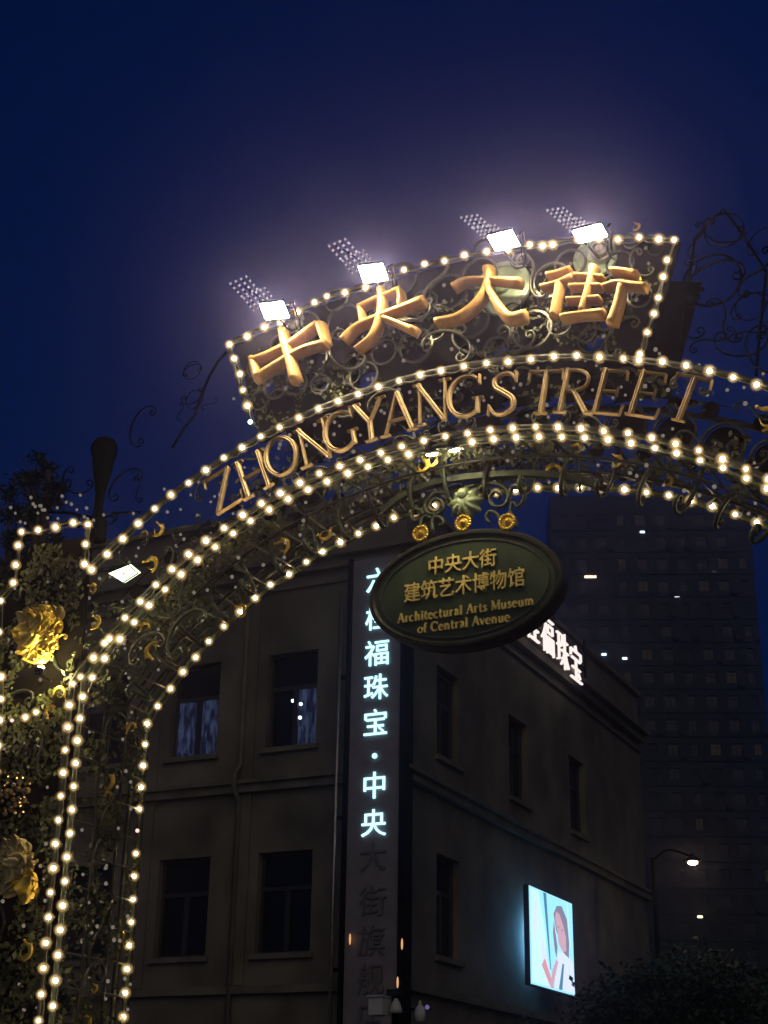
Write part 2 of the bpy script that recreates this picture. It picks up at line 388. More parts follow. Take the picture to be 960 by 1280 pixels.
for x, y, r_ in rings:
    p = P(x, y, .15); q = P(x + r_, y, .15); h_ = (p.x, p.z, max(.03, (q.x - p.x) * .85))
    if all(math.hypot(h_[0]-o[0], h_[1]-o[1]) > h_[2]+o[2]+.015 for o in ok2) and math.hypot(h_[0]-CU[0], h_[1]-CU[1]) > CU[2]+.08+h_[2] and h_[1] + h_[2] < 8.45: ok2.append(h_)
part('pierced_panel', pierced_mesh(outl, ok, .006, 'panel_brown'), gate, T((0, .85, 0)))
part('pierced_panel', pierced_mesh(outl, ok2, .006, 'panel_brown'), gate, T((0, .15, 0)))
for k, (x, y, r_) in enumerate(rings):
    p = P(x, y, .10); q = P(x + r_, y, .10)
    part('ring', RG['silver' if k % 3 != 1 else 'iron'], gate, T(p) @ Matrix.Diagonal(((q.x-p.x)*1.9, .5, (q.x-p.x)*1.9, 1)))
for k, (x, y, s_, a_) in enumerate([(505,400,.55,.3),(560,430,.5,-.5),(640,440,.5,.6),(430,440,.5,2.2),(340,450,.4,.9),(720,400,.5,-.8),(665,345,.5,2),(775,420,.4,1),(360,490,.35,0),(800,330,.3,2.),(545,350,.5,1.2),(600,425,.55,2.9)]):
    part('scroll', SC['SC'[k % 2], 'silver'], gate, T(P(x, y, .07 + .02*(k % 3))) @ RY(a_) @ Matrix.Diagonal((s_, .5, s_, 1)))
# painted medallions behind the characters
def disc(px, py, r, d, m='disc_green'):
    c = P(px, py, d); mb = MB().lathe(c, [(r*.98, .02), (r, 0), (r*.97, -.015), (r*.80, -.02), (r*.78, -.008), (.07, -.008), (.06, -.05), (.03, -.07)], 36, 'Y')
    part('medallion', mb.mesh('medallion', m, False), gate)
disc(628, 360, .27, .12); disc(744, 322, .2, .12); disc(752, 314, .10, .06, 'silver'); disc(369, 407, .085, .06, 'silver')

# ---- the four gilt characters of the name, brush strokes with swelling widths
def Z1(x, y): return (240 + x/3, 240 + y/3)
def Z2(x, y): return (540 + x/2.667, 230 + y/2.667)
def Z3(x, y): return (700 + x/3.692, 230 + y/3.692)
CH = {
 '中': [(Z1, [(232,628),(240,668),(250,712)], [32,36,26]), (Z1, [(228,640),(300,612),(380,572),(450,520),(478,500)], [26,26,26,30,26]),
       (Z1, [(485,500),(496,535),(508,575)], [38,36,30]), (Z1, [(250,700),(330,650),(420,598),(510,572)], [30,28,26,30]), (Z1, [(343,522),(356,575),(374,640),(392,712)], [34,38,40,46])],
 '央': [(Z1, [(636,442),(640,470),(645,500)], [20,20,16]), (Z1, [(632,440),(690,412),(740,392),(786,372)], [20,18,18,22]), (Z1, [(784,372),(788,400),(786,435)], [22,22,18]),
       (Z1, [(572,562),(620,515),(700,478),(800,440),(876,410)], [34,26,24,30,40]), (Z1, [(712,368),(716,420),(708,480),(680,550),(622,598)], [32,32,30,28,14]), (Z1, [(726,480),(770,496),(846,528)], [20,22,34])],
 '大': [(Z2, [(75,350),(120,328),(200,326),(300,332)], [28,20,18,30]), (Z2, [(190,284),(192,330),(160,395),(95,448),(18,465)], [40,30,30,30,26]), (Z2, [(186,345),(220,405),(262,450),(318,440)], [20,30,38,38])],
 '街': [(Z2, [(388,312),(425,305),(468,290)], [20,20,20]), (Z2, [(370,352),(420,340),(476,316)], [20,18,26]), (Z2, [(428,338),(420,390),(408,448)], [26,28,30]),
       (Z3, [(74,432),(140,436),(206,442)], [24,20,24]), (Z3, [(52,484),(120,482),(196,482)], [24,20,26]), (Z3, [(40,545),(120,542),(190,538)], [24,20,26]), (Z3, [(12,625),(100,612),(208,602)], [34,30,42]),
       (Z3, [(160,388),(148,450),(130,520),(104,600)], [44,34,36,30]), (Z3, [(242,408),(300,412),(358,424)], [26,26,34]), (Z3, [(204,486),(270,468),(340,476),(405,482)], [22,24,30,36]), (Z3, [(288,478),(272,560),(240,652)], [34,42,50])],
}
for ch, strokes in CH.items():
    mb = MB()
    for si, (fn, pts, wd) in enumerate(strokes):
        sc_ = {Z1: 3, Z2: 2.667, Z3: 3.692}[fn]; d0 = -.02 - .004*si
        q = [P(*fn(*p), d0 - .05) for p in pts]; q = [(p.x, p.z) for p in q]
        ds = smooth_line([(p[0], p[1], w_ / sc_ * .0074 * 1.02) for p, w_ in zip(q, wd)], 5)
        mb.sweep([(p[0], p[1]) for p in ds], [p[2] for p in ds], prof_round(.14), d0)
    part('gilt_character', mb.mesh('gilt_character', 'gold_satin', True), gate, label='gold brush-stroke character ' + ch)

# ---- serif capitals of the band
def el(cx, cz, rx, rz, a0, a1, n=20): return [(cx + rx*math.cos(math.radians(a0 + (a1-a0)*i/n)), cz + rz*math.sin(math.radians(a0 + (a1-a0)*i/n))) for i in range(n+1)]
K, t_ = .108, .058
def sf(x, z, h=.12): return ([(x-h, z), (x+h, z)], .045)
def glyph(c):
    if c == 'Z': return .66, [([(.03,.97),(.62,.97)], t_), ([(.60,.95),(.06,.05)], K), ([(.03,.03),(.66,.03)], t_), ([(.04,.98),(.0,.78)], .05), ([(.65,.02),(.70,.24)], .05)]
    if c == 'H': return .76, [([(.14,0),(.14,1)], K), ([(.62,0),(.62,1)], K), ([(.14,.52),(.62,.52)], t_)] + [sf(x, z) for x in (.14,.62) for z in (.02,.98)]
    if c == 'O': p = el(.38,.5,.33,.47,90,450,36); return .76, [(p, [t_ + (K-t_)*abs(math.cos(2*PI*i/36 + PI/2)) for i in range(37)])]
    if c == 'N': return .78, [([(.14,0),(.14,1)], t_), ([(.10,.98),(.64,.03)], K), ([(.66,0),(.66,1)], t_), sf(.14,.02), sf(.66,.98), sf(.08,.98,.08)]
    if c == 'G': p = el(.40,.5,.35,.47,48,310,26); return .78, [(p, [t_ + (K-t_)*abs(math.sin(PI*i/26)) for i in range(27)]), ([(.64,.08),(.64,.42)], K*.9), sf(.64,.42,.11), ([(.66,.96),(.66,.74)], .045)]
    if c == 'Y': return .72, [([(.08,.98),(.36,.46)], K), ([(.64,.98),(.36,.46)], t_), ([(.36,.5),(.36,0)], K), sf(.08,.98), sf(.64,.98,.1), sf(.36,.02)]
    if c == 'A': return .74, [([(.36,1),(.08,.02)], t_), ([(.36,1),(.64,.02)], K), ([(.18,.34),(.54,.34)], .05), sf(.08,.02,.10), sf(.64,.02,.11)]
    if c == 'S':
        p = smooth_line([(.52,.80),(.42,.94),(.26,.96),(.12,.84),(.14,.66),(.32,.52),(.50,.36),(.50,.16),(.34,.04),(.16,.06),(.05,.22)], 4); n = len(p)
        return .60, [([(q.x, q.y) for q in p], [t_ + (K*1.1-t_)*max(0, math.sin(PI*i/(n-1)))**1.5 for i in range(n)]), ([(.53,.98),(.53,.74)], .045), ([(.04,.02),(.04,.26)], .045)]
    if c == 'T': return .70, [([(.02,.97),(.68,.97)], t_), ([(.35,0),(.35,.98)], K), ([(.03,.98),(.02,.76)], .05), ([(.67,.98),(.69,.76)], .05), sf(.35,.02)]
    if c == 'R':
        return .72, [([(.14,0),(.14,1)], K), (smooth_line([(.12,.97),(.36,.97),(.54,.86),(.54,.64),(.36,.52),(.12,.52)], 4), t_*1.15), ([(.32,.52),(.64,.03)], K), sf(.14,.02), sf(.70,.02,.07), sf(.06,.98,.06)]
    if c == 'E': return .64, [([(.14,0),(.14,1)], K), ([(.04,.97),(.56,.97)], t_), ([(.14,.52),(.46,.52)], t_), ([(.04,.03),(.60,.03)], t_), ([(.56,.98),(.58,.78)], .045), ([(.46,.62),(.46,.42)], .04), ([(.60,.02),(.63,.24)], .045)]
LET = [('Z',280,614),('H',317.5,594),('O',352.5,571),('N',394,555),('G',427,540),('Y',463,527),('A',499,517),('N',541,504),('G',583,496),('S',630,493),('T',680.6,491),('R',720,490),('E',763,491),('E',809,494),('T',859,499)]
for c, x, y in LET:
    p = P(x, y, -.05); wdt, st = glyph(c); h = .405
    ang = math.atan2(p.z - CU[1], p.x - CU[0]) - PI/2; mb = MB()
    for si, (pts, wd) in enumerate(st):
        pts = [((q[0] - wdt/2)*h*1.13, (q[1] - .5)*h) for q in pts]
        ww = [k*h for k in wd] if isinstance(wd, list) else wd*h
        mb.sweep(pts, ww, prof_letter(.045 - .0013*si, .45), 0)
    for lz in (.25, -.25): mb.tube([(0, 0, lz*h), (0, .14, lz*h)], .005, 4, 1)
    part('letter', mb.mesh('letter', ['gold_letter', 'iron_dark']), gate, T(p) @ RY(ang), label='gold serif letter ' + c)

# ---- the left pier: rails, sheet, scrolls, reliefs, finial (and its twin out of the frame on the right)
for sgn in (0, 1):
    mir = (lambda x: x) if not sgn else (lambda x: 2*AX - x)
    for (x, z0_, z1_) in ((-3.90, 6.55, 7.06), (-3.11, 6.6, 7.03), (-4.10, 0, 6.40), (-4.10, 0, 5.3)):
        if z0_ == 0 and z1_ == 5.3: continue
        rail('pier_rail', [(mir(x), z0_), (mir(x), z1_)], 0, .022)
    rail('pier_rail', [(mir(-3.90), 6.55), (mir(-4.10), 6.38)], 0, .022)
    tp = smooth_line([(mir(-3.90), 7.06), (mir(-3.62), 7.03), (mir(-3.35), 7.08), (mir(-3.11), 7.03)], 4); rail('pier_rail', [(q.x, q.y) for q in tp], 0, .022)
    rail('pier_rail', [(mir(-4.62), 0), (mir(-4.62), 6.3), (mir(-4.10), 6.4)], 0, .02); rail('pier_rail', [(mir(-4.1), 0), (mir(-4.1), 6.4), (mir(-3.9), 7.0), (mir(-3.1), 7.0)], D2, .03)
    x0, x1 = sorted((mir(-4.10), mir(-3.12)))
    o_ = [(x0, .0), (x1, .0), (x1, 5.45), (x1 if sgn else x1 - .0, 6.5), (x1 - (0 if not sgn else .1), 6.95), (x0 + (.2 if not sgn else 0), 6.95), (x0, 6.35)]
    part('pierced_panel', pierced_mesh(o_, [(x0 + .46 + (.3 if k % 2 else -.3), .5 + k*.43, .09) for k in range(11)], .006, 'panel_brown'), gate, T((0, .12, 0)))
    part('base_block', MB().box((min(mir(-4.7), mir(-2.9)), -.08, 0), (max(mir(-4.7), mir(-2.9)), D2+.08, .45)).mesh('base_block', 'plaster_trim'), gate)
for i in range(13):
    u = -3.62 + (.2 if i % 2 else -.2); part('scroll', SC['CS'[i % 2], 'iron_green' if i % 2 else 'iron'], gate, T((u, .03 + .025*(i % 3), .7 + i*.46)) @ RY(.6 + i*1.9) @ S3(.5))
for i, (x, y, s_, a_) in enumerate([(182,808,.40,.5),(192,800,.46,.2),(170,770,.3,2.),(150,760,.3,.4),(230,790,.5,.9),(215,700,.3,2.),(240,735,.4,1.),(170,850,.34,1.2),(205,760,.35,2.6),(60,900,.3,0.4),(30,930,.3,2),(100,740,.3,1)]):
    part('scroll', SC['CS'[i % 2], 'silver' if i < 2 else 'iron_green'], gate, T(P(x, y, .06 + .05*(i % 4))) @ RY(a_) @ Matrix.Diagonal((s_, .4, s_, 1)))
GL = [(198,661,.17,.2,.1),(188,705,.2,1.2,.1),(119,777,.16,.4,-.04),(190,815,.2,3.4,.0),(180,785,.14,2.2,.05),(73,867,.18,1.9,-.04),(62,890,.15,3.,-.04),(163,911,.15,2.4,.6),(135,976,.2,.3,.5),(134,998,.14,2.8,.5),
      (32,1187,.2,.2,-.04),(107,1277,.17,.2,.5),(352,682,.2,1.2,.6),(408,667,.17,-.9,.6),(529,580,.17,.1,.2),(541,576,.15,-.9,.2),(957,520,.26,.6,-.04),(115,735,.13,1,.0),(300,762,.16,.9,.9),(312,735,.13,2,.9),(210,745,.13,2.6,.1),(150,1170,.12,1,.9),(118,1235,.1,.3,.5),(720,560,.12,1,.4),(690,590,.2,2,.6),(770,575,.15,.4,.5),(835,600,.12,0,.6),(888,582,.12,0,.5),(180,668,.1,2,.1),(795,283,.1,.2,.1),(795,350,.12,.2,.0)]
for x, y, s_, a_, d in GL: part('gilt_leaf', LEAF, gate, T(P(x, y, d)) @ RY(a_) @ S3(s_*.78))
# gilt reliefs built of curled leaves
def petal_mesh():
    mb = MB(); nu, nv = 8, 7; vs = []
    for j in range(nv):
        v = j/(nv-1); w_ = .34*math.sin(PI*min(1, .12 + v*.86))**.7
        for i in range(nu):
            u = i/(nu-1)*2 - 1; vs.append((u*w_, -.14*(1-u*u) - .30*v*v + .05*math.cos(u*6), v*.9 - .25 - .22*max(0, v-.6)*2))
    fs = [(j*nu+i, j*nu+i+1, (j+1)*nu+i+1, (j+1)*nu+i) for j in range(nv-1) for i in range(nu-1)]
    b = len(vs); vs += [(x, y + .05, z) for x, y, z in vs]; fs += [tuple(b + k for k in f[::-1]) for f in fs]
    mb.add(vs, fs); return mb.mesh('petal', 'gold_bright', True)
PET = petal_mesh(); PET2 = PET.copy(); PET2.materials[0] = mat('gold_pale', (.42, .34, .15), .6, .3, 25, .35, .3)
def relief(px, py, Wd, Ht, me, n, d=-.02):
    c = P(px, py, d); core = MB().sphere((0, 0, 0), (Wd*.36, .10, Ht*.38), 20, 14)
    core.v = [tuple(Vector(v) * (1 + .22*noise.noise(Vector(v)*9))) for v in core.v]
    cm = core.mesh('relief_core', me.materials[0].name, True); part('relief_core', cm, gate, T(c))
    for i in range(n):
        ring = i / n; a = i*2.39996; rr = math.sqrt(ring)
        x, z = math.cos(a)*Wd*.42*rr, math.sin(a)*Ht*.42*rr
        s_ = random.choice((.11, .15, .2, .23))
        part('gilt_petal', me, gate, T(c + Vector((x, -.09*(1-rr) - .03, z))) @ RY(a - PI/2 + random.uniform(-1.1, 1.1)) @ Matrix.Rotation(-.5*(1-rr) , 4, 'X') @ S3(s_))
relief(53, 795, .46, .50, PET, 46); relief(22, 1082, .44, .46, PET2, 40); relief(38, 1112, .16, .18, PET, 12)
GS = scroll_mesh('gilt_scroll', 'C', 'gold_bright', .09)
for i in range(15):
    a = i*2.39996; rr = .25*math.sqrt((i+.5)/15); part('gilt_scroll', GS, gate, T(P(53, 797, -.13) + Vector((rr*math.cos(a)*.85, .04*rr, rr*math.sin(a)))) @ RY(a + 1) @ S3(random.uniform(.10, .17)))
    if i < 11: part('gilt_scroll', GS, gate, T(P(23, 1084, -.12) + Vector((rr*math.cos(a)*.85, 0, rr*math.sin(a)))) @ RY(a + 2) @ S3(random.uniform(.10, .16)))
# crown of dull gold above the first relief
for i in range(7): part('gilt_petal', PET2, gate, T(P(53, 772, 0) + Vector(((i-3)*.06, 0, -.0))) @ RY(-(i-3)*.28) @ S3(.2))
# crystal rosette of faceted beads on the pier
for i in range(34):
    a = i*2.4; rr = .018*math.sqrt(i)*1.9
    if i == 0: bead = MB().sphere((0, 0, 0), .028, 6, 4).mesh('crystal', 'crystal' if 'crystal' in MT else mat('crystal', (.8, .58, .26), .08, .85, 40, .3).name)
    part('crystal_bead', bead, gate, T(P(17, 993, -.03) + Vector((math.cos(a)*rr, random.uniform(-.03, .03), math.sin(a)*rr))) @ Matrix.Rotation(i, 4, 'Y') @ S3(random.uniform(.5, 1.2)))
# goblet finial and dark scrolls standing against the sky
c = P(123, 640, .5); k_ = .0077
fin = MB().lathe(c, [(.10,-.3),(.10,-.1),(.06,-.06),(.045,.05),(.05,.2),(.075,.34),(.10,.46),(.11,.56),(.12,.60),(.135,.66),(.13,.73),(.10,.78),(.05,.81)], 18)
part('finial', fin.mesh('finial', 'iron_dark', True), gate)
SKY = [(95,603,.42,2.5,'C'),(155,603,.42,.6,'C'),(80,615,.3,1.2,'S'),(172,612,.3,1.9,'S'),(176,532,.45,1.2,'C'),(240,462,.22,.2,'C'),(241,497,.26,3.4,'C'),(225,515,.2,1.5,'S'),(262,505,.2,.5,'S'),(120,650,.5,0,'S'),
       (890,347,.55,.3,'C'),(903,290,.40,2.6,'C'),(935,380,.34,.4,'C'),(905,400,.5,2,'S'),(945,340,.5,1,'S'),(870,300,.35,1.3,'S'),(925,430,.45,2.9,'C'),(950,300,.3,.7,'C'),(860,400,.4,1.8,'C'),(890,425,.4,.3,'S'),(955,440,.5,2,'C'),(862,350,.4,1.5,'S'),(940,415,.3,.3,'S')]
for x, y, s_, a_, kd in SKY: part('scroll', SC[kd, 'iron_dark'], gate, T(P(x, y, .5)) @ RY(a_) @ S3(s_))
for x, y, r_ in ((890,350,.5),(905,288,.34),(938,383,.26),(240,463,.2),(243,499,.2)): part('ring', RG['iron_dark'], gate, T(P(x, y, .55)) @ S3(r_))
for a_, b_ in (((850,440),(868,300)),((868,300),(905,262)),((905,262),(958,340)),((958,340),(945,470)),((215,560),(243,520)),((243,520),(262,470)),((262,470),(283,440)),((120,650),(60,640)),((120,650),(175,640))):
    p, q = P(*a_, .55), P(*b_, .55); rail_m = MB().tube([p, (p+q)/2 + Vector((0, 0, .03)), q], .014, 5); part('stay_bar', rail_m.mesh('stay_bar', 'iron_dark', True), gate)
0 and part('corner_leaf', MB().add([tuple(P(x, y, d)) for d in (.5, .54) for x, y in ((812,385),(850,372),(885,385),(905,405),(880,430),(840,442),(808,425))], [(0,1,2,3,4,5,6),(13,12,11,10,9,8,7)] + [(i,(i+1)%7,7+(i+1)%7,7+i) for i in range(7)]).mesh('corner_leaf', 'iron_dark'), gate)
# added glowing specks imitating the bulbs' lens ghosts, and a thin garland of ivy
mb = MB()
def ghost_bead(px, py, d): mb.sphere(P(px, py, d), .014 + .006*random.random(), 6, 4)
for c0, rr, n_ in ((CU, 5.66, 70), (CU, 5.48, 60), (C1, 4.80, 66), (C2, 4.40, 60), (CU, 5.80, 30)):
    for i in range(n_):
        a = math.radians(136 - i*92/n_ + random.uniform(-.5, .5)); mb.sphere((c0[0] + (rr + random.uniform(-.05, .05))*math.cos(a), .3 + random.uniform(-.2, .5), c0[1] + (rr + random.uniform(-.05, .05))*math.sin(a)), .013 + .007*random.random(), 6, 4)
for i in range(190):
    x = random.uniform(290, 815); y = 420 - (x - 300)*.2 + random.uniform(-15, 105)
    if y < 500 - (x-300)*.12: ghost_bead(x, y, random.uniform(.05, .5))
for i in range(70): ghost_bead(random.uniform(-10, 60), random.uniform(700, 1290), random.uniform(0, .3))
for i in range(60): ghost_bead(random.uniform(100, 165), random.uniform(780, 1290), random.uniform(.3, .9))
for i in range(26): ghost_bead(random.uniform(8, 130), random.uniform(618, 655), random.uniform(0, .5))
o = part('lens_ghost_specks', mb.mesh('lens_ghost_specks', 'ghost_speck'), gate); o['kind'] = 'stuff'
mb = MB()
def leafq(p, s_):
    a, b = random.uniform(0, 6.28), random.uniform(-1, 1); u = Vector((math.cos(a), b*.5, math.sin(a))).normalized(); v = u.cross(Vector((b, 1, .3))).normalized()
    mb.add([p - u*s_, p + v*s_*.5, p + u*s_, p - v*s_*.5], [(0, 1, 2, 3)])
for i in range(1500):
    h = random.random()*6.3; u = random.choice((UL2, UL2 - .12, -3.6 + random.uniform(-.4, .4))) + random.gauss(0, .05)
    if noise.noise(Vector((u*2, h*1.6, 3))) > -.05: leafq(Vector((u, random.uniform(.05, 1.0), h)), random.uniform(.02, .045))
for i in range(9000):
    h = .5 + random.random()*6.4; u = random.uniform(-4.35, -3.14); d = random.uniform(-.01, .10)
    if math.hypot(u+3.51, h-5.96) < .27 or math.hypot(u+3.5, h-3.83) < .25: continue
    if noise.noise(Vector((u*2.6, h*2.6, 7))) > -.12: leafq(Vector((u, d, h)), random.uniform(.018, .042))
for i in range(5200):
    h = .2 + random.random()*5.4; d = random.uniform(.02, 1.02); u = UL2 + random.gauss(0, .035)
    if noise.noise(Vector((d*3, h*2.2, 17))) > -.02: leafq(Vector((u, d, h)), random.uniform(.016, .036))
for i in range(5600):
    a = math.radians(random.uniform(40, 142)); r_ = 4.52 + abs(random.gauss(0, .06)); d = random.uniform(.05, 1.)
    x = C2[0] + r_*math.cos(a)
    if x > UL2 and noise.noise(Vector((a*9, d*2, 1))) > -.1: leafq(Vector((x, d, C2[1] + r_*math.sin(a))), random.uniform(.018, .04))
for i in range(2600):
    x = random.uniform(-1.55, 2.55); z = random.uniform(7.6, 8.65); p_ = Vector((x, random.uniform(.06, .14), z))
    if math.hypot(x-CU[0], z-CU[1]) > CU[2]+.05 and z < 8.72 - .11*(x-.55)**2 + .05 and -.98*12/7+(8.63-z)*.36 < x < 1.56*12/7-(8.65-z)*.36 and noise.noise(Vector((x*2.4, z*2.4, 31))) > .0: leafq(p_, random.uniform(.015, .032))
for i in range(1600):
    a = math.radians(random.uniform(44, 134)); r_ = random.uniform(4.75, 5.5)
    if noise.noise(Vector((a*7, r_*2, 8))) > .05: leafq(Vector((CU[0] + r_*math.cos(a), random.uniform(.25, .6), CU[1] + .1 + r_*math.sin(a))), random.uniform(.02, .045))
o = part('ivy_garland', mb.mesh('ivy_garland', 'ivy'), gate); o['kind'] = 'stuff'

# ------------------------------------------------------------------ bulb strings
bm_ = MB(); bm_.sphere((0, 0, 0), .0195, 12, 8, 0); bm_.lathe((0, 0, 0), [(.016, .025), (.018, .04), (.014, .07)], 8, 'Y', 1)
BULB = bm_.mesh('bulb', ['bulb_core', 'socket'], True); bd = {}
HALO = MB().sphere((0, 0, 0), .064, 20, 12).mesh('bulb_halo_shell', 'bulb_halo', True)  # added shell that imitates the halo round a bulb
emis('bulb_soft', (1, .70, .36), 9); emis('bulb_hot', (1, .78, .50), 32)
for k in ('bulb_green', 'bulb_dim', 'bulb_soft', 'bulb_hot'): m_ = BULB.copy(); m_.materials[0] = MT[k]; bd[k] = m_
def string(label, pts, d=-.06, special={}, sag=.012):
    q = [P(x, y, d) for x, y in pts]; c = sum(q, Vector()) / len(q)
    root = thing('bulb_string', label, 'string lights', (c.x, d, c.z), 'bulb strings on the street gate')
    cp = []
    for i, p in enumerate(q):
        cp.append(p + Vector((0, .035, 0)))
        if i < len(q) - 1: m_ = (p + q[i+1])/2; cp.append(m_ + Vector((random.uniform(-.01, .01), .03 + random.uniform(-.01, .02), -sag + random.uniform(-.012, .012))))
    part('cable', MB().tube(smooth_line(cp, 3), .0075, 4).mesh('cable', 'cable', True), root)
    for i, p in enumerate(q):
        b = part('bulb', bd.get(special.get(i, random.choice((None, None, None, 'bulb_soft', 'bulb_hot'))), BULB), root, T(p) @ Matrix.Rotation(random.uniform(0, 6), 4, 'Y') @ Matrix.Rotation(random.uniform(-.3, .3), 4, 'X') @ S3(random.uniform(.84, 1.12)))
        if i not in special: part('bulb_halo_shell', HALO, root, sub=b)
U_=[(114.6,712.2),(134,693),(153.6,673.7),(172.9,654.5),(193.5,636),(214,618.7),(235.8,603.8),(257.3,587.8),(280,572.2),(302.8,559.4),(325.9,545.6),(349.7,534.1),(373.8,522.2),(398.4,510.9),(422.8,501.6),(447.8,492.8),(473,483.5),(499,476),(525.3,468.7),(551.3,463.5),(580.1,458),(608.3,454),(635.3,452),(663.8,449),(692.3,445.6),(720.8,444.5),(749.3,446.4),(779.3,448.3),(798.7,450),(828,452),(857.6,456.9),(886.9,463.6),(916.5,471.7),(945.8,480.7),(976,491)]
M1_=[(45,1310),(48.3,1276),(51.7,1243),(54.3,1210.3),(57.3,1178.7),(60.7,1146.7),(63.3,1115.7),(66.7,1085.3),(69.3,1054.7),(73,1025),(76.3,995),(79.2,966),(81.6,937.6),(84.8,909),(86.7,881.5),(91,854.7),(100.8,846.3),(117,822.4),(130.6,804),(136.9,798.6),(156.4,772.3),(175.6,752),(195,731),(215,711.6),(235.9,693),(257.5,675.9),(280.3,660.3),(303.4,644),(326.9,629.4),(350.6,616.6),(375,603.8),(399.4,592),(424.7,582.8),(450.3,575),(476.3,566),(502.5,558),(530,551),(557,545.5),(584.6,541.8),(613,537.5),(640.9,535.3),(669.8,533.8),(697.5,534),(726.3,535.6),(754.7,538.9),(785,541.5),(814.6,547.3),(844.4,554.9),(873.4,563.3),(903,574),(932.5,586.3),(960,598.8),(988,613)]
M2_=[(62,1291),(66,1257.7),(69.3,1225.7),(72.3,1194),(75.3,1162.3),(78.3,1132),(81.3,1101.7),(83.7,1071.3),(87.7,1041.7),(90,1012),(92.3,983),(94.6,954),(96.7,925.7),(100,898),(103.3,871.2),(115.4,847),(130.9,823.2),(149.9,799),(168,778),(186.4,756.8),(206.4,737),(226.6,718),(247,700),(269.4,683.8),(291.6,666.9),(313.4,651.3),(336.6,637.2),(360.3,624),(385,612.2),(409,601.9),(435,591.8),(460,583.8),(485,575),(511,568),(590.3,552.6),(617,549),(645.2,546.8),(673.8,546),(702.5,546.5),(730.9,547.3),(759.9,549.7),(788.9,554.3),(818.7,560.3),(845.8,566.8),(875.3,575.7),(903.8,585.2),(933,598.2),(958.8,611),(985,626)]
I_=[(151.5,1302),(154.3,1271.3),(156.7,1241),(159,1211.3),(161.7,1181.7),(164,1152.7),(166.3,1124.3),(167.7,1095.3),(170,1067),(171.7,1038.3),(174.3,1011.3),(176.3,984),(178.9,957),(181.3,930.3),(184,904.6),(197.3,882.9),(213.3,861),(228.7,839.8),(244.7,821.6),(261,801.8),(280,783),(300.3,765),(319,747.5),(338,731),(361,717.8),(383,702.5),(403.4,689.7),(425.5,678),(448,667),(470.3,657.6),(492.5,647),(518.4,640),(542.8,632),(568,626),(594,620.5),(620.3,616),(644.4,612),(671.9,609.4),(697.5,609.7),(725,609.5),(753.4,609.9),(780.5,611.8),(808,615.5),(836,619.3),(863.4,625.9),(890.5,632.9),(919,643),(946,653.2),(972,665)]
TOP_=[(312.7,527.3),(309.3,507.3),(303.7,487.7),(300,467.3),(292.7,448.3),(287,430.7),(309,420.7),(330.7,409),(351,403.3),(372,390),(393.3,378),(408.7,370.3),(431.3,365.7),(457,359.3),(481,347),(505,337.3),(530.7,330),(555.7,326.3),(580.5,318.9),(608.6,314.4),(634.9,312.5),(662.2,305.7),(678.4,307.6),(691,306),(722.6,299.4),(749,299.4),(772.5,299.4),(799,296.7),(823.5,299),(842.6,300),(834,325),(829,346),(823,372),(817.5,392),(809,415.6),(799.9,442.6)]
P_=[(-1,790),(1,751),(16.8,728.4),(19.8,706.2),(22.8,681.8),(27,664.8),(47.7,662.6),(69.6,659),(91.6,653.4),(110,655.6),(107,680.2),(105.7,705.2)]
string('outer arc of bulbs running above the Latin letters', U_)
string('bulb string on the upper of the two close rows beneath the Latin letters', M1_)
string('bulb string on the lower of the two close rows, hugging the front inner rim', M2_)
string('lowest bulb string, along the far edge of the arch above the hanging oval sign', I_, D2 - .06, {9: 'bulb_dim'})
string('bulb string framing the top panel with the four large gold characters', TOP_, special={0: 'bulb_green'})
string('short bulb string framing the top of the left pier', P_)
string('short slanting row of bulbs beside the gilt reliefs on the left pier', [(14.9,900.5),(31.7,896.7),(45.3,890.2)], special={0: 'bulb_dim'})
string('vertical bulb row cut off by the left edge of the photo', [(1.3,846),(1.3,873.7),(0,900),(-2,932),(-4,965)])

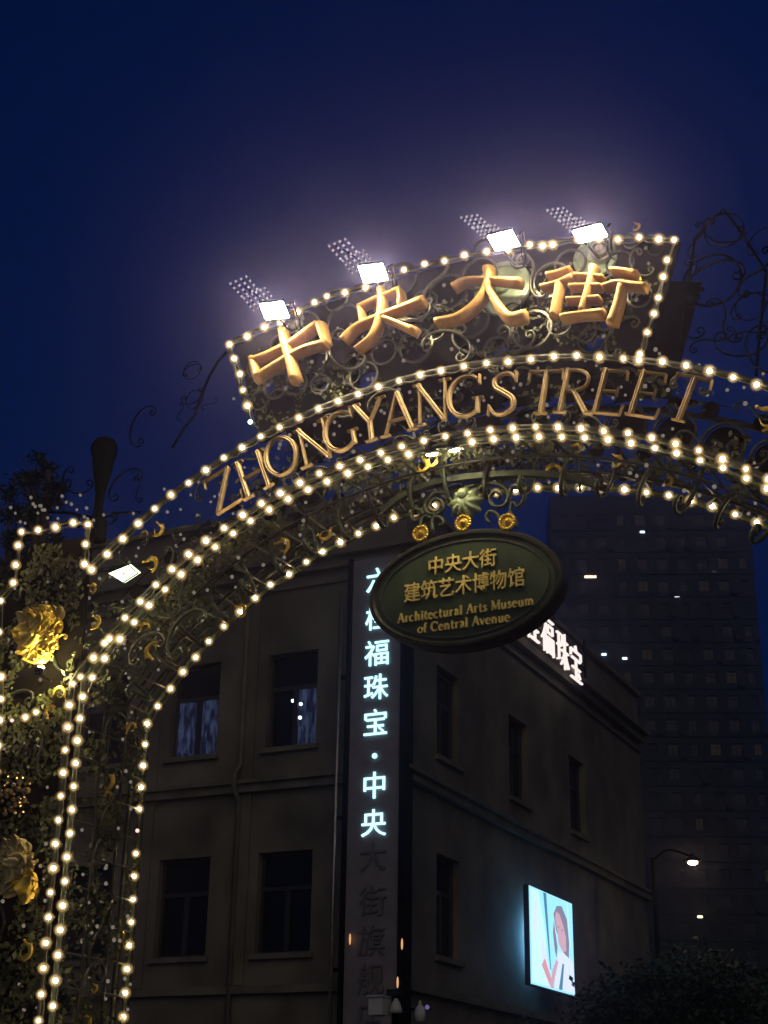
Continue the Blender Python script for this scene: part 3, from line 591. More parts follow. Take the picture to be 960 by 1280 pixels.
# ------------------------------------------------------------------ floodlights on the name panel
FL = [((323,387),(350,377),(362,390),(337,402)), ((447,340),(478,328),(486,345),(455,355)), ((609,294),(641,292),(649.5,309),(619,311)), ((717,288),(752,285),(756,297),(724,300))]
FLN = ['floodlight at the left end, above the first gold character', 'floodlight second from left, above the second gold character', 'floodlight above the third gold character and the round green medallion', 'floodlight at the right end, above the last gold character']
for fi, (cs, lb) in enumerate(zip(FL, FLN)):
    cx, cyy = sum(c[0] for c in cs)/4, sum(c[1] for c in cs)/4; d = -.42
    c = P(cx, cyy, d); w_ = .108 if fi < 3 else .122; l_ = (.105, .105, .095, .075)[fi]
    root = thing('floodlight', 'bright ' + lb, 'floodlight', c, 'floodlights over the name panel')
    yaw = (.22, .20, .0, -.05)[fi]; tilt = Matrix.Rotation(yaw, 4, 'Z') @ Matrix.Rotation(-.18, 4, 'X')
    M = T(c) @ tilt
    part('housing', MB().box((-w_-.008, -l_-.008, .012), (w_+.008, l_+.008, .035)).mesh('housing', 'iron_dark'), root, M)
    part('lamp_face', MB().box((-w_, -l_, 0), (w_, l_, .01)).mesh('lamp_face', 'flood_led'), root, M)
    arm = MB()
    for sx in (-1, 1): arm.tube([(c.x + sx*(w_+.03), d, c.z + .03), (c.x + sx*(w_+.03), d + .1, c.z + .12), (c.x + sx*.05, -.0, c.z + .02)], .010, 5)
    part('arm', arm.mesh('arm', 'iron_dark'), root)
    part('supply_cable', MB().tube(smooth_line([c + Vector((.02, .03, .04)), c + Vector((.09, .16, .10)), c + Vector((.06, .30, -.02)), (c.x + .10, .0, c.z - .05)], 5), .006, 5).mesh('supply_cable', 'iron_dark', True), root)
    fins = MB()
    for k in range(7): x = -w_ + .02 + k*(2*w_-.04)/6; fins.box((x-.004, -l_+.03, .035), (x+.004, l_-.03, .055))
    part('cooling_fins', fins.mesh('cooling_fins', 'iron_dark'), root, M)
    # lens ghosts of each lamp, built as added glowing dots on made-up wires
    dots = MB(); wires = MB(); sx_, sy_ = (1, 1) if fi < 2 else (.95, .8)
    for (ox, oy, nx, ny, ax, ay, bx, by, r_) in ((-38,-31,4,4,6.6,-3.0,4.6,5.2,.0125), (-19,-15,6,4,5.2,-2.6,4.0,5.0,.0105)):
        for i in range(nx):
            line = []
            for j in range(ny):
                p = P(cx + ox*sx_ + (i-(nx-1)/2)*ax + (j-(ny-1)/2)*bx, cyy + oy*sy_ + (i-(nx-1)/2)*ay*(1 if fi < 2 else .3) + (j-(ny-1)/2)*by*(1 if fi < 2 else .8), -.2)
                dots.sphere(p, r_, 6, 4); line.append(p + Vector((0, .012, 0)))
            wires.tube([line[0], line[-1]], .002, 3)
        wires.tube([P(cx + ox*sx_, cyy + oy*sy_, -.19), P(cx, cyy - 4, -.19)], .003, 3)
    o = part('lens_ghost_dots', dots.mesh('lens_ghost_dots', 'ghost_dot'), root); o['kind'] = 'stuff'; part('ghost_dot_wires', wires.mesh('ghost_dot_wires', 'iron_dark'), root)
# small spotlights under the band, over the oval sign
for i, (x, y, s_) in enumerate(((540, 567, 1), (568, 562, .9))):
    c = P(x, y, .05); root = thing('spotlight', ('small lit spotlight over the gilt leaf, left of a pair above the oval sign', 'small lit spotlight, right of a pair above the oval sign')[i], 'spotlight', c, 'small spotlights under the letters')
    M = T(c) @ Matrix.Rotation(.5, 4, 'X')
    part('lens', MB().sphere((0, 0, 0), (.055*s_, .045, .022), 12, 6).mesh('lens', 'spot_led', True), root, M)
    part('housing', MB().lathe((0, 0, .015), [(.062, 0), (.066, .02), (.05, .09), (.02, .10)], 12).mesh('housing', 'iron_dark'), root, M)
    part('bracket', MB().tube([c + Vector((0, .0, .08)), c + Vector((0, .02, .16))], .01, 5).mesh('bracket', 'iron_dark'), root)
# floodlight seen obliquely on the left haunch, greenish, and the uplight under the gilt relief
c = P(154, 718, -.15); root = thing('floodlight', 'pale green glowing floodlight with wire guard on the left shoulder of the arch', 'floodlight', c)
cq = [P(x, y, dd) for (x, y), dd in zip(((135,717),(161,706.5),(173.5,717),(155,729)), (-.10, -.10, -.2, -.2))]
mb = MB(); mb.add([tuple(q) for q in cq] + [tuple(q + Vector((0, .03, .02))) for q in cq], [(0,1,2,3),(7,6,5,4),(0,4,5,1),(1,5,6,2),(2,6,7,3),(3,7,4,0)]); part('lamp_face', mb.mesh('lamp_face', 'green_lamp'), root)
gd = MB()
for i in range(4): gd.tube([cq[i] + Vector((0, -.012, 0)), cq[(i+1) % 4] + Vector((0, -.012, 0))], .006, 4)
for t0 in (.33, .66): gd.tube([cq[0].lerp(cq[3], t0) + Vector((0, -.012, 0)), cq[1].lerp(cq[2], 1-t0) + Vector((0, -.012, 0))], .003, 4)
gd.tube([cq[1].lerp(cq[0], .3) + Vector((0, -.014, 0)), cq[3].lerp(cq[2], .2) + Vector((0, -.014, 0))], .003, 4)
part('wire_guard', gd.mesh('wire_guard', 'iron_dark'), root); part('bracket', MB().tube([cq[0], P(120, 735, 0)], .01, 5).mesh('bracket', 'iron_green'), root)
c = P(49, 833, -.22); root = thing('spotlight', 'small uplight shining on the bright gilt relief of the left pier', 'spotlight', c)
part('lens', MB().sphere((0, 0, 0), (.03, .03, .012), 10, 6).mesh('lens', 'uplight', True), root, T(c + Vector((0, .03, .0))))
part('housing', MB().lathe((0, 0, -.05), [(.02, -.03), (.04, -.02), (.042, .035)], 12).mesh('housing', 'iron_dark'), root, T(c)); part('bracket', MB().tube([c + Vector((0, 0, -.06)), c + Vector((0, .2, -.09))], .01, 5).mesh('bracket', 'iron_dark'), root)

# ------------------------------------------------------------------ small serif alphabet for the oval sign
def small(c):
    k, t, X = .19, .10, .64; sl = lambda x, z, h=.10: ([(x-h, z), (x+h, z)], .08)
    arch = lambda x0, x1: (smooth_line([(x0, .42), (x0 + .12, .60), (x1 - .06, .56), (x1, .40), (x1, 0)], 3), k*.9)
    if c == 'A': return .80, [([(.40,1),(.10,.02)], t), ([(.40,1),(.70,.02)], k), ([(.2,.36),(.6,.36)], .08), sl(.10,.03), sl(.70,.03,.12)]
    if c == 'M': return .98, [([(.14,0),(.14,1)], t), ([(.14,.98),(.48,.06)], k), ([(.48,.06),(.82,.98)], t), ([(.84,0),(.84,1)], k), sl(.14,.03), sl(.84,.03), sl(.08,.97,.07), sl(.9,.97,.07)]
    if c == 'C': p = el(.44,.5,.36,.47,45,315,18); return .82, [(p, [t + (k-t)*math.sin(PI*i/18) for i in range(19)]), ([(.72,.98),(.72,.72)], .08)]
    if c == 'r': return .48, [([(.16,0),(.16,X)], k), (smooth_line([(.18,.42),(.30,.60),(.42,.55)], 3), t*1.3), sl(.16,.03), sl(.09,.61,.06)]
    if c == 'c': p = el(.30,.31,.24,.29,50,320,12); return .54, [(p, [t + (k-t)*math.sin(PI*i/12) for i in range(13)])]
    if c == 'e': p = el(.30,.31,.24,.29,5,320,14); return .56, [(p, [t + (k-t)*math.sin(PI*i/14) for i in range(15)]), ([(.10,.34),(.52,.34)], .07)]
    if c == 'o': p = el(.31,.31,.24,.28,90,450,18); return .60, [(p, [t + (k-t)*abs(math.sin(2*PI*i/18)) for i in range(19)])]
    if c == 'h': return .68, [([(.16,0),(.16,1)], k), arch(.18,.50), sl(.16,.03), sl(.50,.03), sl(.09,.97,.06)]
    if c == 'n': return .68, [([(.16,0),(.16,X)], k), arch(.18,.50), sl(.16,.03), sl(.50,.03), sl(.09,.61,.06)]
    if c == 'm': return 1.0, [([(.16,0),(.16,X)], k), arch(.18,.49), arch(.51,.83), sl(.16,.03), sl(.49,.03), sl(.83,.03), sl(.09,.61,.06)]
    if c == 'i': return .32, [([(.16,0),(.16,X)], k), ([(.16,.78),(.16,.94)], k), sl(.16,.03), sl(.10,.61,.06)]
    if c == 'l': return .32, [([(.16,0),(.16,1)], k), sl(.16,.03), sl(.10,.97,.06)]
    if c == 't': return .42, [(smooth_line([(.18,.86),(.18,.14),(.28,.03),(.40,.10)], 3), k*.85), ([(.04,.60),(.38,.60)], .08)]
    if c == 'f': return .40, [(smooth_line([(.18,0),(.18,.78),(.28,.96),(.42,.88)], 3), k*.85), ([(.04,.60),(.36,.60)], .08), sl(.18,.03)]
    if c == 'u': return .68, [(smooth_line([(.16,X),(.16,.16),(.28,.03),(.46,.14)], 3), k*.9), ([(.50,0),(.50,X)], k), sl(.09,.61,.06), sl(.44,.61,.06), sl(.57,.03,.06)]
    if c == 'a': return .56, [(smooth_line([(.10,.50),(.24,.62),(.40,.52),(.41,.04)], 3), k*.85), (smooth_line([(.41,.36),(.18,.30),(.10,.14),(.22,.02),(.40,.12)], 3), t*1.3), sl(.47,.03,.06)]
    if c == 's': p = smooth_line([(.40,.50),(.28,.62),(.12,.50),(.26,.34),(.40,.18),(.26,.02),(.08,.14)], 3); return .48, [(p, t*1.5)]
    if c == 'v': return .58, [([(.06,.62),(.29,.02)], k), ([(.29,.02),(.50,.62)], t), sl(.06,.61), sl(.50,.61)]
    return .34, []
def serif_line(body, width, height):
    tot = sum(small(c)[0] + .05 for c in body); sx = width/tot; mb = MB(); x = -width/2; q = 0
    for c in body:
        wdt, st = small(c)
        for pts, wd in st:
            q += 1; pts = [(x + (p[0] + .025)*sx, (p[1] - .4)*height) for p in pts]; f = (sx + height)/2
            mb.sweep(pts, [v*f for v in wd] if isinstance(wd, list) else wd*f, prof_rect(.016 + .0006*(q % 7)), 0)
        x += (wdt + .05)*sx
    return mb.mesh('inscription', 'sign_gold')
# ------------------------------------------------------------------ hanging oval sign
SD = .5; oc = P(585, 738.5, SD); oc.x = .55; oc.z = 6.005; RXo, RZo = .885, .525
hs = thing('hanging_sign', 'dark green oval museum sign with gold writing hanging from an iron scroll bracket', 'sign', (oc.x, SD, oc.z - RZo))
def oval(rx, rz, n=72): return [(oc.x + rx*math.cos(2*PI*i/n), oc.z + rz*math.sin(2*PI*i/n)) for i in range(n)]
bd_ = MB(); n = 72; o1 = oval(RXo-.03, RZo-.03)
bd_.add([(x, SD-.07, z) for x, z in o1] + [(x, SD+.07, z) for x, z in o1], [tuple(range(n)), tuple(range(n, 2*n))[::-1]] + [(i, (i+1)%n, n+(i+1)%n, n+i) for i in range(n)])
part('board', bd_.mesh('board', 'sign_green'), hs)
rm = MB(); rm.sweep(oval(RXo-.03, RZo-.03), .06, [(-1,0),(-1,.17),(-.4,.19),(.4,.19),(1,.17),(1,0)], SD+.095, closed=True); part('rim', rm.mesh('rim', 'iron'), hs)
for fc in (-1, 1):
    ln = MB(); ln.sweep(oval(RXo-.115, RZo-.095), .014, prof_rect(.01), SD - .069 if fc < 0 else SD + .079, closed=True); part('inner_line', ln.mesh('inner_line', 'silver'), hs)
for body, x0, x1, yc in (('中央大街', 535.5, 620, 702), ('建筑艺术博物馆', 504, 654, 731), ('Architectural Arts Museum', 495, 666, 763), ('of Central Avenue', 521, 637, 779.5)):
    a, b = P(x0, yc, SD-.08), P(x1, yc, SD-.08); c = P((x0+x1)/2, yc, SD-.08); cjk = ord(body[0]) > 999
    if not cjk:
        part('inscription', serif_line(body, b.x-a.x, .084), hs, T((c.x, SD-.071, c.z)), label='gold inscription ' + body); continue
    tm = text_mesh(body, width=b.x-a.x, height=(.165 if body[0] == '中' else .175) if cjk else (.085 if body[0] == 'A' else .085), ext=.009, off=.006, m='sign_gold')
    part('inscription', tm, hs, T((c.x, SD-.078, c.z)), label='gold inscription ' + body)
bar = [P(x, y, SD) for x, y in ((478,640),(500,622),(530,608),(560,600),(600,595),(650,592),(690,594),(725,600),(760,612))]
part('bracket_bar', MB().sweep([(q.x, q.y) for q in smooth_line([(p.x, p.z) for p in bar], 4)], .055, prof_rect(.05), SD+.025).mesh('bracket_bar', 'iron_green'), hs)
def spiral(pts, wd=.034): 
    q = smooth_line([(lambda p: (p.x, p.z))(P(*p, SD-.02)) for p in pts], 5); n = len(q)
    m_ = MB().sweep([(v.x, v.y) for v in q], [wd*(1 - .35*i/n) for i in range(n)], [(-1,0),(-1,.03),(0,.042),(1,.03),(1,0)], SD-.0); part('bracket_scroll', m_.mesh('bracket_scroll', 'iron_green', True), hs)
spiral([(566,628),(556,616),(541,618),(531,632),(535,641),(546,643),(554,636),(552,626),(543,624),(538,630),(542,635)])
spiral([(527,664),(526,652),(532,645),(540,648)]); spiral([(541,664),(540,652),(544,646),(552,648),(555,655),(549,657)])
spiral([(594,616),(606,606),(621,605),(633,612),(635,624),(628,633),(616,632),(612,622),(618,615),(625,619),(622,625)])
spiral([(636,624),(640,610),(652,612),(655,624),(648,633),(642,628)]); spiral([(645,660),(644,648),(638,640),(640,628)]); spiral([(627,664),(626,650),(619,641),(611,640),(608,648),(613,654)])
spiral([(530,642),(520,636),(514,644),(519,652),(526,648)]); spiral([(566,626),(578,612),(595,606)], .03)
# acanthus leaf in the middle
lc = P(581, 630, SD-.06); lf = MB(); nn = 54; pr = []
for i in range(nn):
    a = 2*PI*i/nn; r_ = (.150 + .020*math.cos((a - PI/2)*9)) * (1 + .10*math.sin(a)); pr.append((lc.x + r_*math.cos(a)*1.0, lc.z + r_*math.sin(a)*1.05))
vs = [(x, SD-.03, z) for x, z in pr] + [(lc.x + (x-lc.x)*.72, SD-.085 - .012*math.cos(2*PI*i/nn*9), lc.z + (z-lc.z)*.72) for i, (x, z) in enumerate(pr)] + [(lc.x + (x-lc.x)*.35, SD-.12, lc.z + (z-lc.z)*.35) for x, z in pr]
fs = [(i, (i+1)%nn, nn+(i+1)%nn, nn+i) for i in range(nn)] + [(nn+i, nn+(i+1)%nn, 2*nn+(i+1)%nn, 2*nn+i) for i in range(nn)] + [tuple(range(2*nn, 3*nn)), tuple(range(nn))[::-1]]
lf.add(vs, fs); lf.sphere((lc.x, SD-.12, lc.z + .08), (.05, .03, .05), 10, 6)
part('acanthus_leaf', lf.mesh('acanthus_leaf', 'verdigris', True), hs)
ro = MB(); ro.lathe((0, 0, 0), [(.055, .0), (.058, -.02), (.03, -.02)], 20, 'Y'); ro.sphere((0, -.03, 0), .024, 10, 6)
for i in range(16): a = 2*PI*i/16; ro.sphere((.058*math.cos(a), -.02, .058*math.sin(a)), (.015, .018, .015), 6, 4)
RO_ = ro.mesh('rosette', 'gold_bright', True)
for x, y in ((527, 668), (580, 655), (635, 653.5)):
    p = P(x, y, SD-.06); part('rosette', RO_, hs, T(p) @ S3(1.12)); part('hanger', MB().tube([(p.x, SD, p.z + .12), (p.x, SD, oc.z + RZo*math.sqrt(max(0, 1-((p.x-oc.x)/RXo)**2)) - .02)], .012, 6).mesh('hanger', 'iron_green'), hs)
for x in (500, 725): p = P(x, 612, SD); part('hanger', MB().tube([(p.x, SD, p.z - .02), (p.x, SD, C2[1] + math.sqrt(C2[2]**2 - (p.x-C2[0])**2))], .012, 6).mesh('hanger', 'iron_green'), hs)

# ------------------------------------------------------------------ corner building
UC, DF, ZT = -6.5, 14.6, 13.7
bld = thing('corner_building', 'dark plastered three-storey corner building with recessed windows behind the arch', 'building', (UC - 9, DF + 12, 0))
winL = []                                    # (u0,u1,z0,z1) on the street front
for k in range(5):
    u = -11.77 + 2.26*(k - 1) if False else -8.40 - 2.235*k
    winL += [(u - 1.12, u, 8.80, 10.72), (u - 1.15, u + .02, 4.91, 6.78)]
winR = [(16.1, 17.25, 8.75, 10.6), (20.1, 21.3, 8.75, 10.6), (24.2, 25.4, 8.75, 10.6), (16.1, 17.25, 4.95, 6.85)]
ULB, DBK = -24., 30.5
def wall_grid(c0, c1, z0, z1, holes, place, depth=.28):
    """a wall face with real openings: cells between the grid lines of the holes, reveals inward"""
    xs = sorted({c0, c1, *[h[0] for h in holes], *[h[1] for h in holes]}); zs = sorted({z0, z1, *[h[2] for h in holes], *[h[3] for h in holes]})
    mb = MB()
    for i in range(len(xs)-1):
        for j in range(len(zs)-1):
            x, z = (xs[i]+xs[i+1])/2, (zs[j]+zs[j+1])/2
            if any(h[0] < x < h[1] and h[2] < z < h[3] for h in holes): continue
            mb.add([place(xs[i], 0, zs[j]), place(xs[i+1], 0, zs[j]), place(xs[i+1], 0, zs[j+1]), place(xs[i], 0, zs[j+1])], [(0,1,2,3)])
    for a, b, c, d in holes:
        for q in (((a,c),(b,c)), ((b,c),(b,d)), ((b,d),(a,d)), ((a,d),(a,c))):
            mb.add([place(q[0][0], 0, q[0][1]), place(q[1][0], 0, q[1][1]), place(q[1][0], depth, q[1][1]), place(q[0][0], depth, q[0][1])], [(0,1,2,3)])
    return mb
front = lambda x, dep, z: (x, DF + dep, z)
side = lambda x, dep, z: (UC - dep, x, z)
part('wall', wall_grid(ULB, UC, 0, ZT, winL, front).mesh('wall', 'plaster'), bld)
part('wall', wall_grid(DF, DBK, 0, ZT, winR, side).mesh('wall', 'plaster'), bld)
part('wall', MB().box((ULB, DF+.6, 0), (ULB+.3, DBK, ZT)).box((ULB, DBK-.3, 0), (UC-.6, DBK, ZT)).mesh('wall', 'plaster'), bld)
part('roof', MB().box((ULB, DF+.3, ZT-.5), (UC-.3, DBK-.3, ZT-.3)).mesh('roof', 'tower_wall'), bld)
rnd = random.Random(3)
def window(h, place, k):
    a, b, c, d = h; fr = MB(); f = .06
    def bx(x0, x1, z0, z1, d0, d1, t=fr, mi=0):
        p, q = place(x0, d0, z0), place(x1, d1, z1); t.box([min(i, j) for i, j in zip(p, q)], [max(i, j) for i, j in zip(p, q)], mi)
    bx(a, a+f, c, d, .15, .27); bx(b-f, b, c, d, .15, .27); bx(a+f, b-f, c, c+f, .15, .27); bx(a+f, b-f, d-f, d, .15, .27)
    tr_ = c + (d-c)*.64; bx(a+f, b-f, tr_-.04, tr_+.04, .16, .27); bx((a+b)/2-.05, (a+b)/2+.05, c+f, tr_-.04, .16, .265)
    wo = part('window', fr.mesh('window', 'frame_dark'), bld)
    for x0, x1, z0, z1 in ((a+f, (a+b)/2-.05, c+f, tr_-.04), ((a+b)/2+.05, b-f, c+f, tr_-.04), (a+f, b-f, tr_+.04, d-f)):
        g_ = MB(); bx(x0, x1, z0, z1, .21, .225, g_); part('pane', g_.mesh('pane', 'glass' if not (z0 < tr_ and (k == 2 or (k == 0 and x0 > a+.2) or (k == 2))) else 'pane_reflection'), bld, sub=wo)
    cu = MB(); n_ = 14                       # drawn curtain behind the glass
    for s_ in range(n_):
        x = a+f + (b-a-2*f)*s_/n_; x2 = a+f + (b-a-2*f)*(s_+1)/n_; p, q, r, s2 = place(x, .34 + .03*(s_ % 2), c), place(x2, .34 + .03*((s_+1) % 2), c), place(x2, .34 + .03*((s_+1) % 2), d), place(x, .34 + .03*(s_ % 2), d)
        cu.add([p, q, r, s2], [(0,1,2,3)])
    part('curtain', cu.mesh('curtain', 'frame_dark'), bld, sub=wo)
    sl_ = MB(); bx(a-.08, b+.08, c-.10, c-.002, -.09, .14, sl_); part('sill', sl_.mesh('sill', 'plaster_trim'), bld, sub=wo)
pbm = mat('pane_reflection', (.01, .012, .03), .15, spec=.25)  # bluish window reflection put into the pane as streaky emission
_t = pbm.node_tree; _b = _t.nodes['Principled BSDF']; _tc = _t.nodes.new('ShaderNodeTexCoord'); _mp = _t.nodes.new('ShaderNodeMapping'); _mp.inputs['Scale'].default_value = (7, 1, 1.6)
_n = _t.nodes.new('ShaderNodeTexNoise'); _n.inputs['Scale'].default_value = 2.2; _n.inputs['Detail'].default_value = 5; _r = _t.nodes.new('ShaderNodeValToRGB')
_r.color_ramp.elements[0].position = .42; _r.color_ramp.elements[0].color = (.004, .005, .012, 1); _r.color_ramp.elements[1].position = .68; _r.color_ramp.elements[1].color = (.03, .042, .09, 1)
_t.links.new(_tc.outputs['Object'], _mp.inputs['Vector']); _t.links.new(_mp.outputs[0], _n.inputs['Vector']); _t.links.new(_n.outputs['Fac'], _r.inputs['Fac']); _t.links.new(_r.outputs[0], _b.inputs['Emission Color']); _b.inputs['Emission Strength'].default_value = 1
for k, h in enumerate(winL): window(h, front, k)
for k, h in enumerate(winR): window(h, side, 99)
for z, pr_, hh in ((7.95, .14, .16), (8.11, .22, .07), (12.33, .18, .2), (12.53, .34, .10), (ZT, .12, .12), (4.2, .12, .14), (12.05, .07, .06)):
    part('cornice', MB().box((ULB, DF-pr_, z), (UC+pr_, DF-.002, z+hh)).box((UC+.002, DF-.001, z), (UC+pr_, DBK, z+hh)).mesh('cornice', 'plaster_trim'), bld)
for k in range(5):                            # shallow pilasters between the bays
    u = -7.85 - 2.235*k if k else -7.82
    part('pilaster', MB().box((u-.0, DF-.05, 4.36), (u+.34, DF-.001, 7.94)).box((u-.0, DF-.05, 8.19), (u+.34, DF-.001, 12.0)).mesh('pilaster', 'plaster'), bld) if k else None
# tiny lights reflected / standing in the second window
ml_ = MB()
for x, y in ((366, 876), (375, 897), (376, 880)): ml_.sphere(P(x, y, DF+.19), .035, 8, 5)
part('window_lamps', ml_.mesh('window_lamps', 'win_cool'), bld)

# ------------------------------------------------------------------ vertical shop sign on the corner
sg = thing('vertical_sign', 'tall vertical shop sign with cyan characters above dark ones, on the building corner', 'sign', (-6.93, DF-.3, 2.4))
a, b = -7.45, -6.40
part('board', MB().box((a, DF-.42, 2.4), (b, DF-.10, 12.28)).mesh('board', 'board'), sg)
for x in (a-.05, b+.05): part('edge_trim', MB().box((x-.045, DF-.47, 2.3), (x+.045, DF-.05, 12.32)).mesh('edge_trim', 'iron_dark'), sg)
part('pole', MB().tube([(a-.22, DF-.5, 0), (a-.22, DF-.5, 11.6)], .035, 8).mesh('pole', 'trim_metal', True), sg)
part('downpipe', MB().tube([(-10.0, DF-.09, 0), (-10.0, DF-.09, 7.8), (-10.0, DF-.30, 8.0), (-10.0, DF-.30, 8.3), (-10.0, DF-.09, 8.5), (-10.0, DF-.09, 12.0)], .05, 8).mesh('downpipe', 'plaster_trim', True), bld)
for z in (4.5, 7.2, 9.9): part('bracket', MB().box((a-.22, DF-.46, z), (a-.10, DF-.36, z+.06)).mesh('bracket', 'iron_dark'), sg)
VS = [('六',475,724,1),('桂',475,771,1),('福',474,815.5,1),('珠',473.5,858,1),('宝',472.5,902,1),('中',471.5,981,1),('央',471,1028,1),('大',470.5,1070,0),('街',470,1126,0),('旗',469.5,1175,0),('舰',469,1223,0),('店',468.5,1271,0)]
for ch, x, y, lit in VS:
    p = P(x, y, DF-.44); tm = text_mesh(ch, height=(.49 if ch not in '福' else .50) if lit else .52, ext=.015, off=.002 if lit else .0, m='neon_cyan' if lit else 'led_off')
    part('character', tm, sg, T((-6.91, DF-.437, p.z)), label=('cyan lit character ' if lit else 'unlit dark character ') + ch)
p = P(472, 944.5, DF-.44); part('character', MB().lathe((-6.91, DF-.437, p.z), [(.05, .0), (.05, -.02), (.04, -.025)], 16, 'Y').mesh('character', 'neon_cyan'), sg, label='cyan lit dot between the characters')
emis('orange_glint', (1, .5, .22), .9, False)  # orange glints on the sign, added as small glowing beads
for x, y in ((437.5, 1174), (502.5, 1180), (497, 1228)):
    p = P(x, y, DF-.49); part('orange_glint', MB().sphere(p, (.02, .02, .10), 8, 6).mesh('orange_glint', 'orange_glint', True), sg)
# rooftop sign on the side front
rs = thing('rooftop_sign', 'white lit shop characters along the building roof edge, right of the oval sign', 'sign', (UC + .25, 22.5, 12.7))
seq = [('福', 684.5, 794), ('珠', 703.5, 813), ('宝', 720, 829), ('桂', 665.5, 777), ('六', 643, 757)]
wch = (PU(692.5, 802, UC + .42) - PU(677.5, 788, UC + .42)).y
MS = Matrix.Rotation(PI/2, 4, 'Z')
for ch, px_, py_ in seq: part('character', text_mesh(ch, width=wch, height=.90, ext=.03, off=-.014, m='neon_white'), rs, T(PU(px_, py_, UC + .42)) @ MS, label='white lit character ' + ch)
for z in (12.95, 13.5): part('support_rail', MB().box((UC + .2, 18.0, z), (UC + .25, 25.1, z+.05)).mesh('support_rail', 'iron_dark'), rs)
for dd in (18.2, 20.4, 22.6, 24.9): part('post', MB().box((UC + .0, dd, 12.9), (UC + .24, dd+.05, 12.94)).box((UC+.25, dd, 12.7), (UC+.3, dd+.05, 13.7)).mesh('post', 'iron_dark'), rs)
# advertising screen
SX = UC + .42
q0_, q1_, q2_, q3_ = (PU(x, y, SX) for x, y in ((661, 1108), (715.5, 1129), (663.5, 1229), (717, 1245)))
a0, a1, z0, z1 = (q0_.y+q2_.y)/2, (q1_.y+q3_.y)/2, (q2_.z+q3_.z)/2, (q0_.z+q1_.z)/2
scn = thing('advertising_screen', 'glowing pale blue advertising screen showing a person, on the side of the building', 'screen', (UC, (a0+a1)/2, z0))
part('cabinet', MB().box((UC+.30, a0-.02, z0-.02), (SX-.002, a1+.02, z1+.02)).box((UC+.002, a0+1.3, z0+.4), (UC+.298, a1-.4, z1-.4)).mesh('cabinet', 'black_plastic'), scn)
part('added_spill_strip', MB().box((UC+.22, a0+.90, z0+.5), (UC+.29, a0+1.1, z1-.5)).mesh('added_spill_strip', 'spill_glow'), scn)  # added strip, hidden from view, imitating the screen's glow on the wall
part('display', MB().box((SX, a0, z0), (SX+.01, a1, z1)).mesh('display', 'scr_bg'), scn)
def flat(pts, m, k):
    xs = SX + .012 + .004*k; vs = [(xs, a0 + (a1-a0)*x, z0 + (z1-z0)*z) for x, z in pts]; part('picture_patch', MB().add(vs, [tuple(range(len(vs)))]).mesh('picture_patch', m), scn)
flat([(.02,.02),(.02,.98),(.20,.98),(.34,.55),(.36,.02)], 'scr_light', 1)
flat([(.20,.40),(.27,.52),(.36,.30),(.46,.02),(.34,.02),(.27,.2)], 'scr_white', 2)
flat([(.22,.22),(.30,.30),(.50,.015),(.42,.015)], 'scr_red', 3)
flat([(.30,.99),(.37,.99),(.44,.20),(.42,.2)], 'scr_blue', 2)
flat([(.50,.02),(.54,.30),(.64,.42),(.80,.44),(.97,.34),(.99,.02)], 'scr_white', 3)
flat([(.60,.02),(.70,.30),(.74,.3),(.68,.02)], 'scr_blue', 4)
flat([(.52,.80),(.60,.90),(.72,.92),(.84,.80),(.88,.55),(.86,.38),(.74,.42),(.66,.55),(.58,.62)], 'scr_hair', 4)
flat([(.50,.60),(.53,.74),(.56,.60),(.60,.46),(.57,.34),(.53,.42)], 'scr_hair', 3)
flat([(.40,.03),(.46,.20),(.56,.33),(.60,.30),(.52,.14),(.47,.03)], 'scr_skin', 4)
flat([(.05,.60),(.10,.86),(.16,.92),(.15,.62),(.10,.35)], 'scr_white', 2)
flat([(.86,.98),(.88,.98),(.93,.5),(.91,.5)], 'scr_light', 1)
flat([(.60,.68),(.63,.685),(.64,.672),(.61,.665)], 'scr_hair', 6); flat([(.69,.66),(.72,.665),(.725,.65),(.70,.645)], 'scr_hair', 6); flat([(.63,.545),(.67,.55),(.68,.54),(.65,.53)], 'scr_red', 6)
flat([(.55,.76),(.60,.62),(.62,.50),(.72,.42),(.80,.45),(.80,.60),(.74,.72),(.66,.82),(.58,.84)], 'scr_skin', 5)

# ------------------------------------------------------------------ far tower block
TW = 184.; tx = ray(700, 1300); 
def far(px, py, D): r = ray(px, py); t = D / math.hypot(r.x, r.y) if False else D / r.y; return CAMP + r*t
cl, crr = far(699, 1000, TW), far(963, 1000, TW)
ang = -.06; FT = Matrix.Translation((cl.x, TW, 0)) @ Matrix.Rotation(ang, 4, 'Z'); TWd = (crr.x - cl.x); TH_ = far(820, 622, TW).z
tow = thing('tower_block', 'dark high-rise apartment tower with a grid of mostly unlit windows at the right', 'apartment block', (TWd/2, 6, 0), frame=FT)
fl_h = 3.05; nf = int(TH_/fl_h); ncol = 10; cw = TWd/ncol
hs_ = []
wl = {}
LIT = {(738,721):'win_warm',(893,716):'win_warm',(803,665):'win_cool',(846,745):'win_cool',(781,823):'win_cool',(793,828):'win_cool',(731,818):'win_blue',(743,818):'win_blue',(755,818):'win_cool',(795,998):'win_cool',(875,1146):'win_warm'}
for fl in range(2, nf):
    for c in range(ncol):
        w_ = cw*(.52 if c % 3 else .36); x0 = c*cw + (cw-w_)/2; hs_.append((x0, x0+w_, fl*fl_h+.9, fl*fl_h+2.4))
part('wall', wall_grid(0, TWd, 0, TH_, hs_, lambda x, dep, z: (x, dep, z), .3).box((0, .35, 0), (TWd, 12, TH_-.01)).mesh('wall', 'tower_wall'), tow)
